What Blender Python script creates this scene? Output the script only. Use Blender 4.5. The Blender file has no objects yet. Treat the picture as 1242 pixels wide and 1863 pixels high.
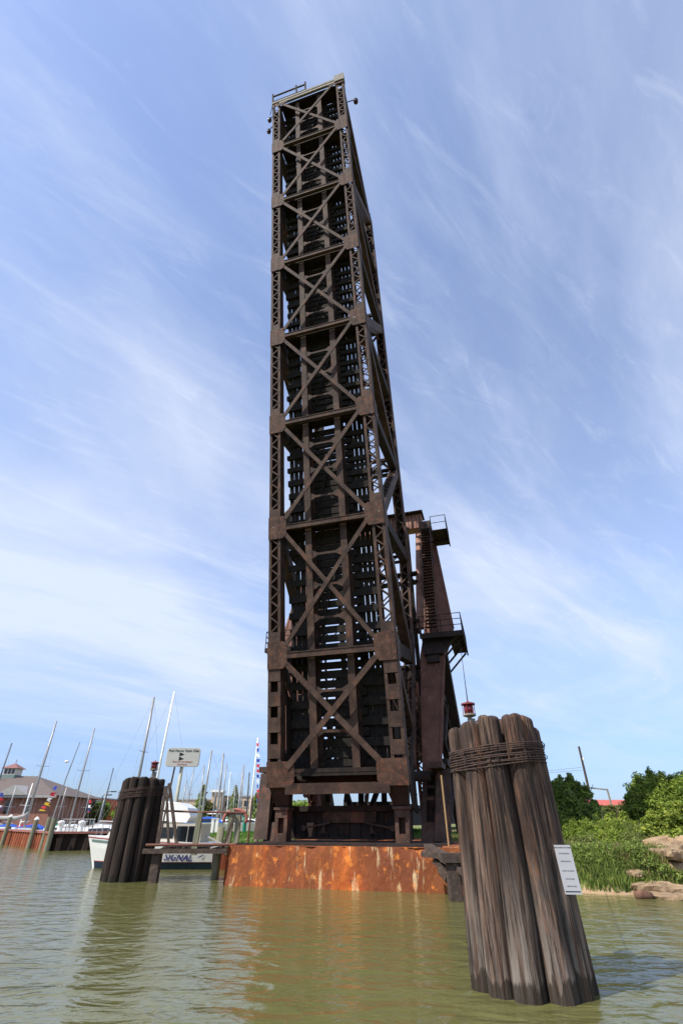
import bpy, math, random
import numpy as np
from mathutils import Vector as V
R = math.radians
rnd = random.Random(11)
scn = bpy.context.scene
COL = scn.collection

# ---------------------------------------------------------------- camera
EYE = V((0, 0, 2.1)); PITCH = .5767; FPX = 866.34
cam = bpy.data.objects.new('camera', bpy.data.cameras.new('camera')); COL.objects.link(cam)
cam.location = EYE; cam.rotation_euler = (math.pi/2 + PITCH, 0, 0)
cam.data.sensor_fit = 'VERTICAL'; cam.data.sensor_height = 36; cam.data.sensor_width = 24
cam.data.lens = FPX/1863*36; cam.data.clip_start = .1; cam.data.clip_end = 9000
scn.camera = cam

# ---------------------------------------------------------------- sky, sun, exposure
SUN_EL = R(50); SUN_AZ = R(-124)          # azimuth clockwise from +Y: the sun stands to the left
wd = bpy.data.worlds.new('World'); scn.world = wd; wd.use_nodes = True
nt = wd.node_tree; N = nt.nodes; Lk = nt.links
N.clear()
def wn(t, **k):
    n = N.new(t)
    for a, b in k.items(): setattr(n, a, b)
    return n
def wmath(op, a, b=None, clamp=False):
    n = wn('ShaderNodeMath', operation=op, use_clamp=clamp)
    for i, x in enumerate((a, b)):
        if x is None: continue
        if isinstance(x, (int, float)): n.inputs[i].default_value = x
        else: Lk.new(x, n.inputs[i])
    return n.outputs[0]
out = wn('ShaderNodeOutputWorld'); bg = wn('ShaderNodeBackground')
sky = wn('ShaderNodeTexSky', sky_type='NISHITA', sun_disc=False, sun_elevation=SUN_EL, sun_rotation=SUN_AZ,
         air_density=1.0, dust_density=.5, ozone_density=2.0)
bg.inputs[1].default_value = .15
tc = wn('ShaderNodeTexCoord'); sp = wn('ShaderNodeSeparateXYZ'); Lk.new(tc.outputs['Generated'], sp.inputs[0])
zc = wmath('MAXIMUM', sp.outputs[2], .02); zc = wmath('ADD', zc, .05)
cx = wmath('DIVIDE', sp.outputs[0], zc); cy = wmath('DIVIDE', sp.outputs[1], zc)
cb = wn('ShaderNodeCombineXYZ'); Lk.new(cx, cb.inputs[0]); Lk.new(cy, cb.inputs[1])
def cloud(rot, scale, nscale, detail, rough, dist, lo, hi, seed):
    m0 = wn('ShaderNodeMapping'); m0.inputs['Rotation'].default_value = (0, 0, R(rot)); Lk.new(cb.outputs[0], m0.inputs[0])
    m = wn('ShaderNodeMapping'); m.inputs['Scale'].default_value = (*scale, 1); m.inputs['Location'].default_value = (seed, seed*1.7, 0)
    Lk.new(m0.outputs[0], m.inputs[0])
    t = wn('ShaderNodeTexNoise'); Lk.new(m.outputs[0], t.inputs['Vector'])
    t.inputs['Scale'].default_value = nscale; t.inputs['Detail'].default_value = detail
    t.inputs['Roughness'].default_value = rough; t.inputs['Distortion'].default_value = dist
    r = wn('ShaderNodeMapRange', interpolation_type='SMOOTHSTEP'); Lk.new(t.outputs[0], r.inputs[0])
    r.inputs[1].default_value = lo; r.inputs[2].default_value = hi
    return r.outputs[0]
c1 = cloud(-47, (.6, 2.4), 1.4, 12, .62, .7, .44, .84, 3.1)      # streaks
c2 = cloud(-55, (.5, 1.0), .75, 9, .55, .6, .36, .68, 8.4)        # wide soft sheets
c3 = cloud(-40, (1.0, 3.2), 3.6, 12, .68, 1.1, .50, .78, 1.3)      # thin wisps
cs = wmath('ADD', wmath('MULTIPLY', c1, .34), wmath('MULTIPLY', c2, .60))
cs = wmath('ADD', cs, wmath('MULTIPLY', c3, .17))
vl = wn('ShaderNodeMapRange'); Lk.new(sp.outputs[2], vl.inputs[0]); vl.inputs[1].default_value = .2; vl.inputs[2].default_value = .8; vl.inputs[3].default_value = .40; vl.inputs[4].default_value = .17
cs = wmath('ADD', cs, vl.outputs[0])
hz = wn('ShaderNodeMapRange'); Lk.new(sp.outputs[2], hz.inputs[0]); hz.inputs[1].default_value = .02; hz.inputs[2].default_value = .26
cs = wmath('MULTIPLY', cs, hz.outputs[0]); cs = wmath('MINIMUM', cs, .92)
tint = wn('ShaderNodeMix', data_type='RGBA', blend_type='MULTIPLY'); tint.inputs[0].default_value = 1
Lk.new(sky.outputs[0], tint.inputs[6]); 
hb = wn('ShaderNodeMapRange', interpolation_type='SMOOTHSTEP'); Lk.new(sp.outputs[2], hb.inputs[0]); hb.inputs[1].default_value = 0; hb.inputs[2].default_value = .38
hm = wn('ShaderNodeMix', data_type='RGBA'); Lk.new(hb.outputs[0], hm.inputs[0]); hm.inputs[6].default_value = (.42, .52, .80, 1); hm.inputs[7].default_value = (1.02, 1.08, 1.26, 1)
Lk.new(hm.outputs[2], tint.inputs[7])
mx = wn('ShaderNodeMix', data_type='RGBA'); Lk.new(cs, mx.inputs[0]); Lk.new(tint.outputs[2], mx.inputs[6])
mx.inputs[7].default_value = (3.95, 4.4, 5.35, 1)
Lk.new(mx.outputs[2], bg.inputs[0]); Lk.new(bg.outputs[0], out.inputs[0])

sl = bpy.data.lights.new('sun', 'SUN'); sl.energy = 4.3; sl.angle = R(.5); sl.color = (1, .94, .84)
so = bpy.data.objects.new('sun', sl); COL.objects.link(so)
sdir = V((math.sin(SUN_AZ)*math.cos(SUN_EL), math.cos(SUN_AZ)*math.cos(SUN_EL), math.sin(SUN_EL)))
so.rotation_euler = sdir.to_track_quat('Z', 'Y').to_euler()
scn.view_settings.view_transform = 'Standard'; scn.view_settings.look = 'None'
scn.view_settings.exposure = .42; scn.view_settings.gamma = 1
scn.cycles.max_bounces = 6; scn.cycles.caustics_reflective = False; scn.cycles.caustics_refractive = False

# ---------------------------------------------------------------- helpers
def ray(x, y):                                     # photo pixel -> direction, for surveying where things stand
    b = (931.5 - y)/FPX
    return V(((x-621)/FPX, math.cos(PITCH)-b*math.sin(PITCH), math.sin(PITCH)+b*math.cos(PITCH)))
def at(x, y, Y):
    d = ray(x, y); return EYE + d*(Y/d.y)
def on_z(x, y, z=0):
    d = ray(x, y); return EYE + d*((z-EYE.z)/d.z)

ORG = {}
def tag(o, label=None, cat=None, group=None, kind=None):
    for k, v in (('label', label), ('category', cat), ('group', group), ('kind', kind)):
        if v: o[k] = v
    return o
def thing(name, loc, label, cat, group=None):
    o = bpy.data.objects.new(name, None); COL.objects.link(o); o.location = loc; o.empty_display_size = .2
    ORG[o.name] = V(loc)
    return tag(o, label, cat, group)
def link(name, me, parent, org):
    o = bpy.data.objects.new(name, me); COL.objects.link(o)
    ORG[o.name] = org
    if parent: o.parent = parent
    else: o.location = org
    return o

class MB:
    def __init__(s): s.v = []; s.f = []
    def add(s, vs, fs):
        b = len(s.v); s.v += [V(x) for x in vs]; s.f += [tuple(b+i for i in f) for f in fs]; return s
    def box(s, c, x, y, z):                        # centre and three half vectors
        c = V(c); vs = [c+x*i+y*j+z*k for k in (-1, 1) for j in (-1, 1) for i in (-1, 1)]
        return s.add(vs, [(0,2,3,1),(4,5,7,6),(0,1,5,4),(2,6,7,3),(1,3,7,5),(0,4,6,2)])
    def cube(s, x0, x1, y0, y1, z0, z1):
        return s.box(((x0+x1)/2, (y0+y1)/2, (z0+z1)/2), V(((x1-x0)/2,0,0)), V((0,(y1-y0)/2,0)), V((0,0,(z1-z0)/2)))
    def beam(s, p, q, w, h, up=(0,0,1)):           # w across, h along up
        p = V(p); q = V(q); d = (q-p).normalized(); up = V(up)
        x = d.cross(up)
        if x.length < 1e-4: x = d.cross(V((1,0,0)))
        x.normalize(); u = x.cross(d).normalized()
        return s.box((p+q)/2, x*(w/2), u*(h/2), (q-p)/2)
    def prism(s, pts, ext):
        pts = [V(p) for p in pts]; e = V(ext); n = len(pts)
        vs = pts + [p+e for p in pts]
        return s.add(vs, [tuple(range(n))[::-1], tuple(range(n, 2*n))] + [(i, (i+1) % n, n+(i+1) % n, n+i) for i in range(n)])
    def tube(s, pts, rad, seg=8):
        pts = [V(p) for p in pts]; n = len(pts)
        if not hasattr(rad, '__len__'): rad = [rad]*n
        rings = []; u = None
        for i, p in enumerate(pts):
            d = (pts[min(i+1, n-1)]-pts[max(i-1, 0)]).normalized()
            if u is None:
                u = d.cross(V((.3, .1, 1) if abs(d.z) < .9 else (1, 0, 0))).normalized()
            else:
                u = (u - d*u.dot(d)).normalized()
            w = d.cross(u)
            rings += [p + (u*math.cos(t)+w*math.sin(t))*rad[i] for t in (2*math.pi*k/seg for k in range(seg))]
        fs = [(i*seg+k, i*seg+(k+1) % seg, (i+1)*seg+(k+1) % seg, (i+1)*seg+k) for i in range(n-1) for k in range(seg)]
        fs += [tuple(range(seg))[::-1], tuple(range((n-1)*seg, n*seg))]
        return s.add(rings, fs)
    def lathe(s, c, prof, seg=12):                 # prof = (radius, z)
        c = V(c); return s.tube([c+V((0,0,z)) for r_, z in prof], [r_ for r_, z in prof], seg)
    def rivet(s, p, n, a, r=.022):
        b = n.cross(a)
        vs = [p+(a*math.cos(t)+b*math.sin(t))*r for t in (k*math.pi/3 for k in range(6))]
        vs += [p+n*r*.55+(a*math.cos(t)+b*math.sin(t))*r*.55 for t in (k*math.pi/3 for k in range(6))]
        return s.add(vs, [(i, (i+1) % 6, 6+(i+1) % 6, 6+i) for i in range(6)] + [(6,7,8,9,10,11)])
    def build(s, name, mat, parent=None, smooth=False, loc=None):
        if parent: org = ORG[parent.name]
        elif loc is not None: org = V(loc)
        else:
            xs = [p.x for p in s.v]; ys = [p.y for p in s.v]
            org = V(((min(xs)+max(xs))/2, (min(ys)+max(ys))/2, min(p.z for p in s.v)))
        me = bpy.data.meshes.new(name)
        me.from_pydata([tuple(p-org) for p in s.v], [], s.f)
        me.materials.append(mat)
        if smooth: me.polygons.foreach_set('use_smooth', [True]*len(s.f))
        me.update()
        return link(name, me, parent, org)

def npmesh(name, verts, faces, mat, parent=None, org=(0,0,0), smooth=False):
    org = ORG[parent.name] if parent else V(org)
    me = bpy.data.meshes.new(name)
    v = np.asarray(verts, np.float32) - np.array(org, np.float32); f = np.asarray(faces, np.int32); k = f.shape[1]
    me.vertices.add(len(v)); me.vertices.foreach_set('co', v.ravel())
    me.loops.add(f.size); me.loops.foreach_set('vertex_index', f.ravel())
    me.polygons.add(len(f)); me.polygons.foreach_set('loop_start', np.arange(0, f.size, k, dtype=np.int32))
    me.polygons.foreach_set('loop_total', np.full(len(f), k, np.int32))
    if smooth: me.polygons.foreach_set('use_smooth', np.ones(len(f), bool))
    me.update(calc_edges=True); me.validate(); me.materials.append(mat)
    return link(name, me, parent, org)

def text(name, s, size, origin, right, up_, mat, parent, extrude=.004, shear=0, bold=0):
    cu = bpy.data.curves.new(name, 'FONT'); cu.body = s; cu.size = size; cu.extrude = extrude; cu.align_x = 'CENTER'; cu.align_y = 'CENTER'
    cu.shear = shear; cu.offset = bold; cu.resolution_u = 2
    t = bpy.data.objects.new('tmp', cu); COL.objects.link(t)
    me = bpy.data.meshes.new_from_object(t.evaluated_get(bpy.context.evaluated_depsgraph_get()))
    bpy.data.objects.remove(t)
    r_ = V(right).normalized(); u_ = V(up_); u_ = (u_ - r_*u_.dot(r_)).normalized(); n_ = r_.cross(u_)
    org = ORG[parent.name]
    for v in me.vertices: c = v.co.copy(); v.co = V(origin)-org + r_*c.x + u_*c.y + n_*c.z
    me.materials.clear(); me.materials.append(mat); me.name = name
    return link(name, me, parent, org)

# ---------------------------------------------------------------- materials
def mat(name, cols, scale=(1,1,1), ns=2.0, detail=8, rough=.8, bump=.0, bs=12, bscale=None, metal=0, spec=.3, island=0, dist=0, layers=(), nrough=.6, coord='Object', wet=None, objvar=0, bleach=None):
    m = bpy.data.materials.new(name); m.use_nodes = True; t = m.node_tree; n = t.nodes; l = t.links
    p = n['Principled BSDF']; p.inputs['Roughness'].default_value = rough; p.inputs['Metallic'].default_value = metal
    p.inputs['Specular IOR Level'].default_value = spec
    co = n.new('ShaderNodeTexCoord')
    src = co.outputs['Object']
    if coord == 'World':
        src = n.new('ShaderNodeNewGeometry').outputs['Position']
    def noise(sc, s_, d_, ds=0, rg=.6):
        mp = n.new('ShaderNodeMapping'); mp.inputs['Scale'].default_value = sc; l.new(src, mp.inputs[0])
        x = n.new('ShaderNodeTexNoise'); x.inputs['Scale'].default_value = s_; x.inputs['Detail'].default_value = d_
        x.inputs['Distortion'].default_value = ds; x.inputs['Roughness'].default_value = rg
        l.new(mp.outputs[0], x.inputs['Vector']); return x.outputs[0]
    def ramp(f, cs):
        r = n.new('ShaderNodeValToRGB'); l.new(f, r.inputs[0]); e = r.color_ramp.elements
        while len(e) < len(cs): e.new(.5)
        for i, (q, c) in enumerate(cs): e[i].position = q; e[i].color = (*c, 1)
        return r.outputs[0]
    def mixc(f, a, b, bt='MIX'):
        x = n.new('ShaderNodeMix'); x.data_type = 'RGBA'; x.blend_type = bt
        if isinstance(f, float): x.inputs[0].default_value = f
        else: l.new(f, x.inputs[0])
        l.new(a, x.inputs[6])
        if isinstance(b, tuple): x.inputs[7].default_value = (*b, 1)
        else: l.new(b, x.inputs[7])
        return x.outputs[2]
    col = ramp(noise(scale, ns, detail, dist, nrough), cols)
    for (sc, s_, lo, hi, c, amt) in layers:        # further coats: stains, flakes, streaks
        r = n.new('ShaderNodeMapRange'); l.new(noise(sc, s_, 8), r.inputs[0]); r.inputs[1].default_value = lo; r.inputs[2].default_value = hi; r.inputs[4].default_value = amt
        col = mixc(r.outputs[0], col, c)
    if island:
        g = n.new('ShaderNodeNewGeometry'); h = n.new('ShaderNodeHueSaturation')
        r = n.new('ShaderNodeMapRange'); l.new(g.outputs['Random Per Island'], r.inputs[0]); r.inputs[3].default_value = 1-island; r.inputs[4].default_value = 1+island
        l.new(r.outputs[0], h.inputs['Value']); l.new(col, h.inputs['Color'])
        r2 = n.new('ShaderNodeMapRange'); l.new(g.outputs['Random Per Island'], r2.inputs[0]); r2.inputs[3].default_value = .5+island*.05; r2.inputs[4].default_value = .5-island*.05
        l.new(r2.outputs[0], h.inputs['Hue']); col = h.outputs[0]
    if objvar:
        oi = n.new('ShaderNodeObjectInfo'); r = n.new('ShaderNodeMapRange'); l.new(oi.outputs['Random'], r.inputs[0]); r.inputs[3].default_value = 1-objvar; r.inputs[4].default_value = 1+objvar
        h = n.new('ShaderNodeHueSaturation'); l.new(r.outputs[0], h.inputs['Value']); l.new(col, h.inputs['Color']); col = h.outputs[0]
    if bleach:                                       # worn grey shaft above the water
        gp = n.new('ShaderNodeNewGeometry'); sx = n.new('ShaderNodeSeparateXYZ'); l.new(gp.outputs['Position'], sx.inputs[0])
        r = n.new('ShaderNodeMapRange'); l.new(sx.outputs[2], r.inputs[0]); r.inputs[1].default_value = bleach[0]; r.inputs[2].default_value = bleach[1]; r.inputs[3].default_value = 1; r.inputs[4].default_value = 0
        q = n.new('ShaderNodeMapRange'); l.new(noise((10,10,.45), 1.3, 10, 0, .7), q.inputs[0]); q.inputs[1].default_value = .44; q.inputs[2].default_value = .58; q.inputs[4].default_value = .65
        mm = n.new('ShaderNodeMath'); mm.operation = 'MULTIPLY'; l.new(r.outputs[0], mm.inputs[0]); l.new(q.outputs[0], mm.inputs[1])
        col = mixc(mm.outputs[0], col, bleach[2])
    if wet:                                          # soaked, slimy foot of a pile
        gp = n.new('ShaderNodeNewGeometry'); sx = n.new('ShaderNodeSeparateXYZ'); l.new(gp.outputs['Position'], sx.inputs[0])
        nz = noise((3,3,.6), 1.6, 6); a1 = n.new('ShaderNodeMath'); a1.operation = 'MULTIPLY_ADD'; l.new(nz, a1.inputs[0]); a1.inputs[1].default_value = -.75; l.new(sx.outputs[2], a1.inputs[2])
        r = n.new('ShaderNodeMapRange'); l.new(a1.outputs[0], r.inputs[0]); r.inputs[1].default_value = wet[0]-.40; r.inputs[2].default_value = wet[0]-.35; r.inputs[3].default_value = .82; r.inputs[4].default_value = 0
        col = mixc(r.outputs[0], col, wet[1])
    l.new(col, p.inputs['Base Color'])
    if bump:
        b = n.new('ShaderNodeBump'); b.inputs['Strength'].default_value = bump; b.inputs['Distance'].default_value = .05
        l.new(noise(bscale or scale, bs, 8), b.inputs['Height']); l.new(b.outputs[0], p.inputs['Normal'])
    return m
def flat(name, c, rough=.5, var=.12, **k):
    d = tuple(x*(1-var) for x in c); u = tuple(min(1, x*(1+var)) for x in c)
    return mat(name, [(.3, d), (.7, u)], ns=3, rough=rough, **k)

STEEL = mat('rusted bridge steel', [(.27, (.024,.015,.012)), (.48, (.054,.031,.023)), (.75, (.115,.070,.050))], ns=1.3, rough=.75, bump=.25, bs=30,
            layers=[((1,1,.6), 2.2, .54, .68, (.15,.060,.034), .75), ((1,1,1), 14, .60, .72, (.20,.17,.15), .6)])
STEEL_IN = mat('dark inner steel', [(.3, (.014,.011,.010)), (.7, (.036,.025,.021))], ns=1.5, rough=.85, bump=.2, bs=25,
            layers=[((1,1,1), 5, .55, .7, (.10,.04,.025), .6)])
GUSSET = mat('gusset steel with flaking paint', [(.27, (.030,.018,.014)), (.48, (.07,.037,.026)), (.75, (.14,.078,.052))], ns=2.2, rough=.75, bump=.3, bs=40,
            layers=[((1,1,1), 5, .52, .66, (.17,.065,.035), .8), ((1,1,1), 2.3, .67, .70, (.36,.35,.35), .7)])
RED = mat('red rusted tower steel', [(.25, (.085,.038,.028)), (.5, (.15,.064,.046)), (.75, (.23,.11,.078))], ns=1.1, rough=.75, bump=.25, bs=25,
            layers=[((1,1,1), 7, .55, .72, (.09,.05,.042), .7), ((1,1,.25), 9, .62, .7, (.42,.27,.22), .5)])
SALMON = mat('salmon steel with painted sunlight', [(.3, (.26,.125,.092)), (.7, (.44,.25,.19))], ns=1.4, rough=.75, bump=.2, bs=25, layers=[((1,1,.3), 4, .55, .7, (.14,.065,.05), .7)])  # tower steel lightened: sunlight on top beam and upright put into the colour
PALE = mat('pale weathered steel', [(.3, (.20,.18,.15)), (.7, (.34,.31,.26))], ns=3, rough=.7, layers=[((1,1,1), 5, .55, .7, (.17,.08,.05), .6)])
TIE = mat('creosoted timber', [(.3, (.015,.013,.012)), (.7, (.042,.035,.030))], ns=4, rough=.9, bump=.3, bs=20)
PLANK = mat('black weathered plank', [(.3, (.018,.016,.015)), (.7, (.048,.042,.037))], ns=5, rough=.9, bump=.3, bs=20)
CONC = mat('rust stained concrete', [(.28, (.16,.040,.014)), (.40, (.46,.095,.020)), (.54, (.70,.185,.030)), (.74, (.78,.32,.08))], ns=.6, detail=10, rough=.9, bump=.6, bs=6, nrough=.6, dist=.4,
            layers=[((.36,.36,.12), 1.0, .38, .50, (.15,.048,.022), .88), ((1.3,1.3,.2), 1.6, .50, .62, (.20,.062,.025), .7), ((2.5,2.5,.3), 1.6, .60, .66, (.66,.47,.27), .8), ((1,1,1), 3.5, .56, .66, (.78,.25,.045), .6), ((1,1,.7), 1.6, .64, .70, (.78,.55,.28), .5), ((1,1,1), 9, .60, .68, (.12,.042,.02), .7)])
PILE = mat('weathered grey brown piling', [(.28, (.022,.014,.011)), (.44, (.085,.053,.040)), (.58, (.165,.104,.074)), (.76, (.30,.235,.185))], scale=(9,9,.55), ns=1.2, detail=12, rough=.9, bump=1, bs=3.2, wet=(.21, (.028,.020,.013)), objvar=.28, bleach=(.3, 1.9, (.34,.29,.25)), bscale=(9,9,.5), nrough=.72,
            layers=[((14,14,.5), 1.5, .56, .60, (.025,.018,.016), .85), ((4,4,.5), 1.1, .55, .68, (.30,.135,.07), .6), ((1.6,1.6,.5), 1.5, .50, .60, (.038,.026,.022), .8), ((22,22,.5), 1.2, .57, .61, (.02,.014,.012), .85), ((30,30,.22), 1.0, .57, .60, (.014,.010,.009), .9)])
DPILE = mat('dark creosoted piling', [(.28, (.010,.008,.007)), (.52, (.030,.020,.016)), (.78, (.095,.058,.042))], scale=(8,8,.5), ns=1.2, detail=10, rough=.9, bump=.8, bs=3, bscale=(8,8,.5), wet=(.26, (.02,.016,.012)), objvar=.2,
            layers=[((12,12,.5), 1.5, .58, .63, (.012,.01,.009), .8)])
TIMBER = mat('old dock timber', [(.25, (.036,.026,.021)), (.55, (.078,.055,.044)), (.8, (.16,.12,.095))], scale=(6,6,6), ns=1.2, rough=.9, bump=.5, bs=4)
GPILE = mat('grey green mooring pile', [(.25, (.13,.125,.085)), (.7, (.27,.26,.18))], scale=(6,6,.6), ns=1.5, rough=.9, bump=.5, bs=3)
ROPE = mat('rusty wire rope', [(.3, (.045,.030,.026)), (.7, (.11,.066,.052))], ns=20, rough=.7, bump=.5, bs=90)
WHITE = flat('white gelcoat', (.80,.80,.76), .3, .04)
CREAM = flat('cream cabin paint', (.62,.56,.47), .45, .06)
GLASS = flat('dark window glass', (.012,.015,.018), .08, .1, spec=.6)
NAVY = flat('navy bottom paint', (.012,.028,.045), .5)
REDP = flat('red paint', (.40,.035,.05), .5)
BLUE = flat('blue canvas', (.03,.10,.45), .8)
GREEN = flat('green canvas', (.01,.20,.13), .8)
ALU = flat('anodised mast', (.30,.30,.30), .4, .08, metal=.3)
DARKM = flat('dark mast', (.06,.07,.09), .4)
WIRE = flat('stay wire', (.30,.30,.32), .5)
LAMPRED = flat('red lantern glass', (.17,.012,.015), .15, .1, spec=.6)
LAMPDK = flat('dark lantern glass', (.05,.012,.016), .2, .1, spec=.5)
SIGNW = flat('weathered white sign face', (.47,.47,.44), .6, .06)
NOTICE = flat('white notice face', (.46,.46,.49), .5, .05)
BLACK = flat('black lettering', (.012,.012,.014), .7)
INKG = flat('grey lettering', (.20,.18,.22), .7)
INKR = flat('red lettering', (.42,.10,.10), .7)
INKN = flat('navy lettering', (.02,.02,.12), .6)
SHEET = mat('rusted sheet piling', [(.25, (.13,.035,.020)), (.5, (.30,.085,.040)), (.75, (.46,.17,.075))], scale=(2,2,.4), ns=1.5, rough=.9, bump=.3, bs=8,
            layers=[((1,1,1), 4, .55, .7, (.14,.05,.035), .7)])
CAPR = flat('weathered red cap rail', (.30,.12,.10), .7)
RPIPE = flat('rusted pipe', (.15,.065,.048), .8)
BRICK = mat('red brick wall', [(.3, (.22,.095,.068)), (.7, (.31,.15,.11))], ns=3, rough=.9)  # brick red desaturated so that distance haze sits in the colour
ROOF = mat('grey shingle roof', [(.3, (.11,.085,.075)), (.7, (.17,.14,.125))], ns=4, rough=.9)
TAN = mat('tan brick wall', [(.3, (.55,.40,.27)), (.7, (.66,.50,.35))], ns=2, rough=.9)
PINK = flat('salmon paint', (.38,.13,.10), .7)
GREYW = flat('grey painted wood', (.32,.31,.30), .7)
TEAL = flat('grey green cladding', (.16,.23,.21), .7)
ROCK = mat('broken concrete rubble', [(.25, (.17,.11,.065)), (.55, (.31,.22,.135)), (.8, (.43,.33,.22))], ns=2.2, rough=.95, bump=.8, bs=9, layers=[((1,1,1), 4, .56, .7, (.15,.09,.055), .7)])
LOG = mat('driftwood log', [(.3, (.09,.045,.03)), (.7, (.22,.12,.08))], scale=(3,3,3), ns=2, rough=.9, bump=.5, bs=8)
def leafmat(name, c, isl=.5):
    m = mat(name, [(.3, tuple(x*.8 for x in c)), (.7, tuple(x*1.2 for x in c))], ns=1.2, rough=.55, island=isl, spec=.3)
    t = m.node_tree; p = t.nodes['Principled BSDF']; o = t.nodes['Material Output']
    tr = t.nodes.new('ShaderNodeBsdfTranslucent'); mxs = t.nodes.new('ShaderNodeMixShader'); mxs.inputs[0].default_value = .45
    lk = p.inputs['Base Color'].links[0].from_socket; t.links.new(lk, tr.inputs[0])
    t.links.new(p.outputs[0], mxs.inputs[1]); t.links.new(tr.outputs[0], mxs.inputs[2]); t.links.new(mxs.outputs[0], o.inputs[0])
    return m
LEAF_D = leafmat('dark green leaf', (.175,.25,.045)); LEAF_M = leafmat('mid green leaf', (.23,.32,.05))
LEAF_Y = leafmat('yellow green leaf', (.25,.32,.05)); LEAF_O = leafmat('olive leaf', (.19,.20,.06)); BLADE = leafmat('grass blade', (.19,.24,.07), .6)
BARK = mat('brown bark', [(.3, (.06,.045,.035)), (.7, (.14,.10,.08))], scale=(5,5,1), ns=3, rough=.9, bump=.5)
GROUND = mat('earth and turf', [(.30, (.27,.165,.085)), (.45, (.19,.155,.06)), (.55, (.10,.155,.028)), (.8, (.13,.19,.04))], ns=.22, detail=10, rough=.95, bump=.5, bs=3, coord='World',
             layers=[((1,1,1), 3, .5, .7, (.24,.19,.09), .5)])

# water
WATER = bpy.data.materials.new('murky river water'); WATER.use_nodes = True
t_ = WATER.node_tree; n_ = t_.nodes; l_ = t_.links; p_ = n_['Principled BSDF']
p_.inputs['Roughness'].default_value = .12; p_.inputs['Specular IOR Level'].default_value = .45; p_.inputs['IOR'].default_value = 1.333
g_ = n_.new('ShaderNodeNewGeometry')
def wnoise(scale, s, d, rot=0, dist=0):
    m = n_.new('ShaderNodeMapping'); m.inputs['Scale'].default_value = scale; m.inputs['Rotation'].default_value = (0,0,R(rot)); l_.new(g_.outputs['Position'], m.inputs[0])
    x = n_.new('ShaderNodeTexNoise'); x.inputs['Scale'].default_value = s; x.inputs['Detail'].default_value = d; x.inputs['Distortion'].default_value = dist; x.inputs['Roughness'].default_value = .55
    l_.new(m.outputs[0], x.inputs['Vector']); return x.outputs[0]
r_ = n_.new('ShaderNodeValToRGB'); l_.new(wnoise((1,1,1), .15, 5), r_.inputs[0])
r_.color_ramp.elements[0].position = .3; r_.color_ramp.elements[0].color = (.102,.100,.034, 1)
r_.color_ramp.elements[1].position = .7; r_.color_ramp.elements[1].color = (.128,.125,.046, 1)
l_.new(r_.outputs[0], p_.inputs['Base Color'])
b1 = n_.new('ShaderNodeBump'); b1.inputs['Strength'].default_value = 1; b1.inputs['Distance'].default_value = .088; l_.new(wnoise((1,1.6,1), 1.15, 2, 18, .5), b1.inputs['Height'])
b2 = n_.new('ShaderNodeBump'); b2.inputs['Strength'].default_value = 1; b2.inputs['Distance'].default_value = .013; l_.new(wnoise((1,1.6,1), 5, 3, -14, .7), b2.inputs['Height'])
l_.new(b1.outputs[0], b2.inputs['Normal']); l_.new(b2.outputs[0], p_.inputs['Normal'])

# ---------------------------------------------------------------- ground and water
SH = np.array([(-4000,85),(-46,85),(-30,100),(-15.6,100),(-14.6,40),(-12,36),(-8,33.5),(-4.5,31),(3,28),(5.6,25),(7.6,21.6),(9.3,20.6),(12,20.1),(13.2,19.4),(14.5,18.6),(20,16.5),(40,8),(4000,-300)], float)
def vnoise(x, y, s, seed=0):
    xs = x*s+seed*13.1; ys = y*s+seed*7.7
    return (np.sin(xs*1.3+1.7*np.sin(ys*.9))+np.sin(ys*1.7+1.3*np.sin(xs*1.1+2))+np.sin((xs+ys)*2.3+seed))/3
def land(x, y):
    t = y - np.interp(x, SH[:,0], SH[:,1]) + .35*vnoise(x, y, 1.1)
    k = np.clip((t+.9)/2.4, 0, 1); k = k*k*(3-2*k)
    h = -1.3 + k*2.25 + np.where(x > 4, np.clip(t, 0, 14)*.035, np.clip(t, 0, 6)*.05)
    h += .10*vnoise(x, y, .9, 2)*k
    bs = np.clip((y-57)/3, 0, 1)*np.clip((np.interp(x, [-46, -30], [86, 103])-y)/3, 0, 1)*np.clip((6-x)/4, 0, 1)   # the marina basin
    h = h*(1-bs)-1.3*bs
    return h
gx = np.concatenate([[-4000,-2000,-1000,-500,-250,-150,-100], np.arange(-70, -18, 2.), np.arange(-18, 30, .35), [32,36,42,50,65,90,140,250,500,1000,2000,4000]])
gy = np.concatenate([[-300,-100,-40,-10,0,8,12], np.arange(14, 42, .35), np.arange(42, 120, 2.), [125,140,170,220,300,450,800,1500,3000,6000]])
GX, GY = np.meshgrid(gx, gy); gv = np.c_[GX.ravel(), GY.ravel(), land(GX, GY).ravel()]
nx = len(gx); ii = (np.arange(len(gy)-1)[:,None]*nx+np.arange(nx-1)[None,:]).ravel()
gq = np.c_[ii, ii+1, ii+nx+1, ii+nx]
go = tag(npmesh('ground', gv, gq, GROUND, smooth=True), kind='structure')
DIRT = mat('tan earth', [(.3, (.26,.165,.09)), (.6, (.40,.28,.165)), (.8, (.50,.37,.23))], ns=1.5, rough=.95, bump=.8, bs=8, coord='World', layers=[((1,1,1), 6, .56, .7, (.17,.13,.05), .6), ((1,1,1), 25, .55, .65, (.52,.42,.30), .5)])
go.data.materials.append(DIRT); fc = gv[gq].mean(1)
bare = (fc[:,0] > 4) & (fc[:,1] < 40) & ((fc[:,2] < .16) | ((fc[:,0] > 11.2+.5*np.sin(fc[:,1]*2)) & (fc[:,1] < 25.4+.6*np.sin(fc[:,0]*1.7))))
go.data.polygons.foreach_set('material_index', bare.astype(np.int32))
wb = MB(); wb.add([(-900,-300,0),(900,-300,0),(900,112,0),(-900,112,0)], [(0,1,2,3)])
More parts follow.
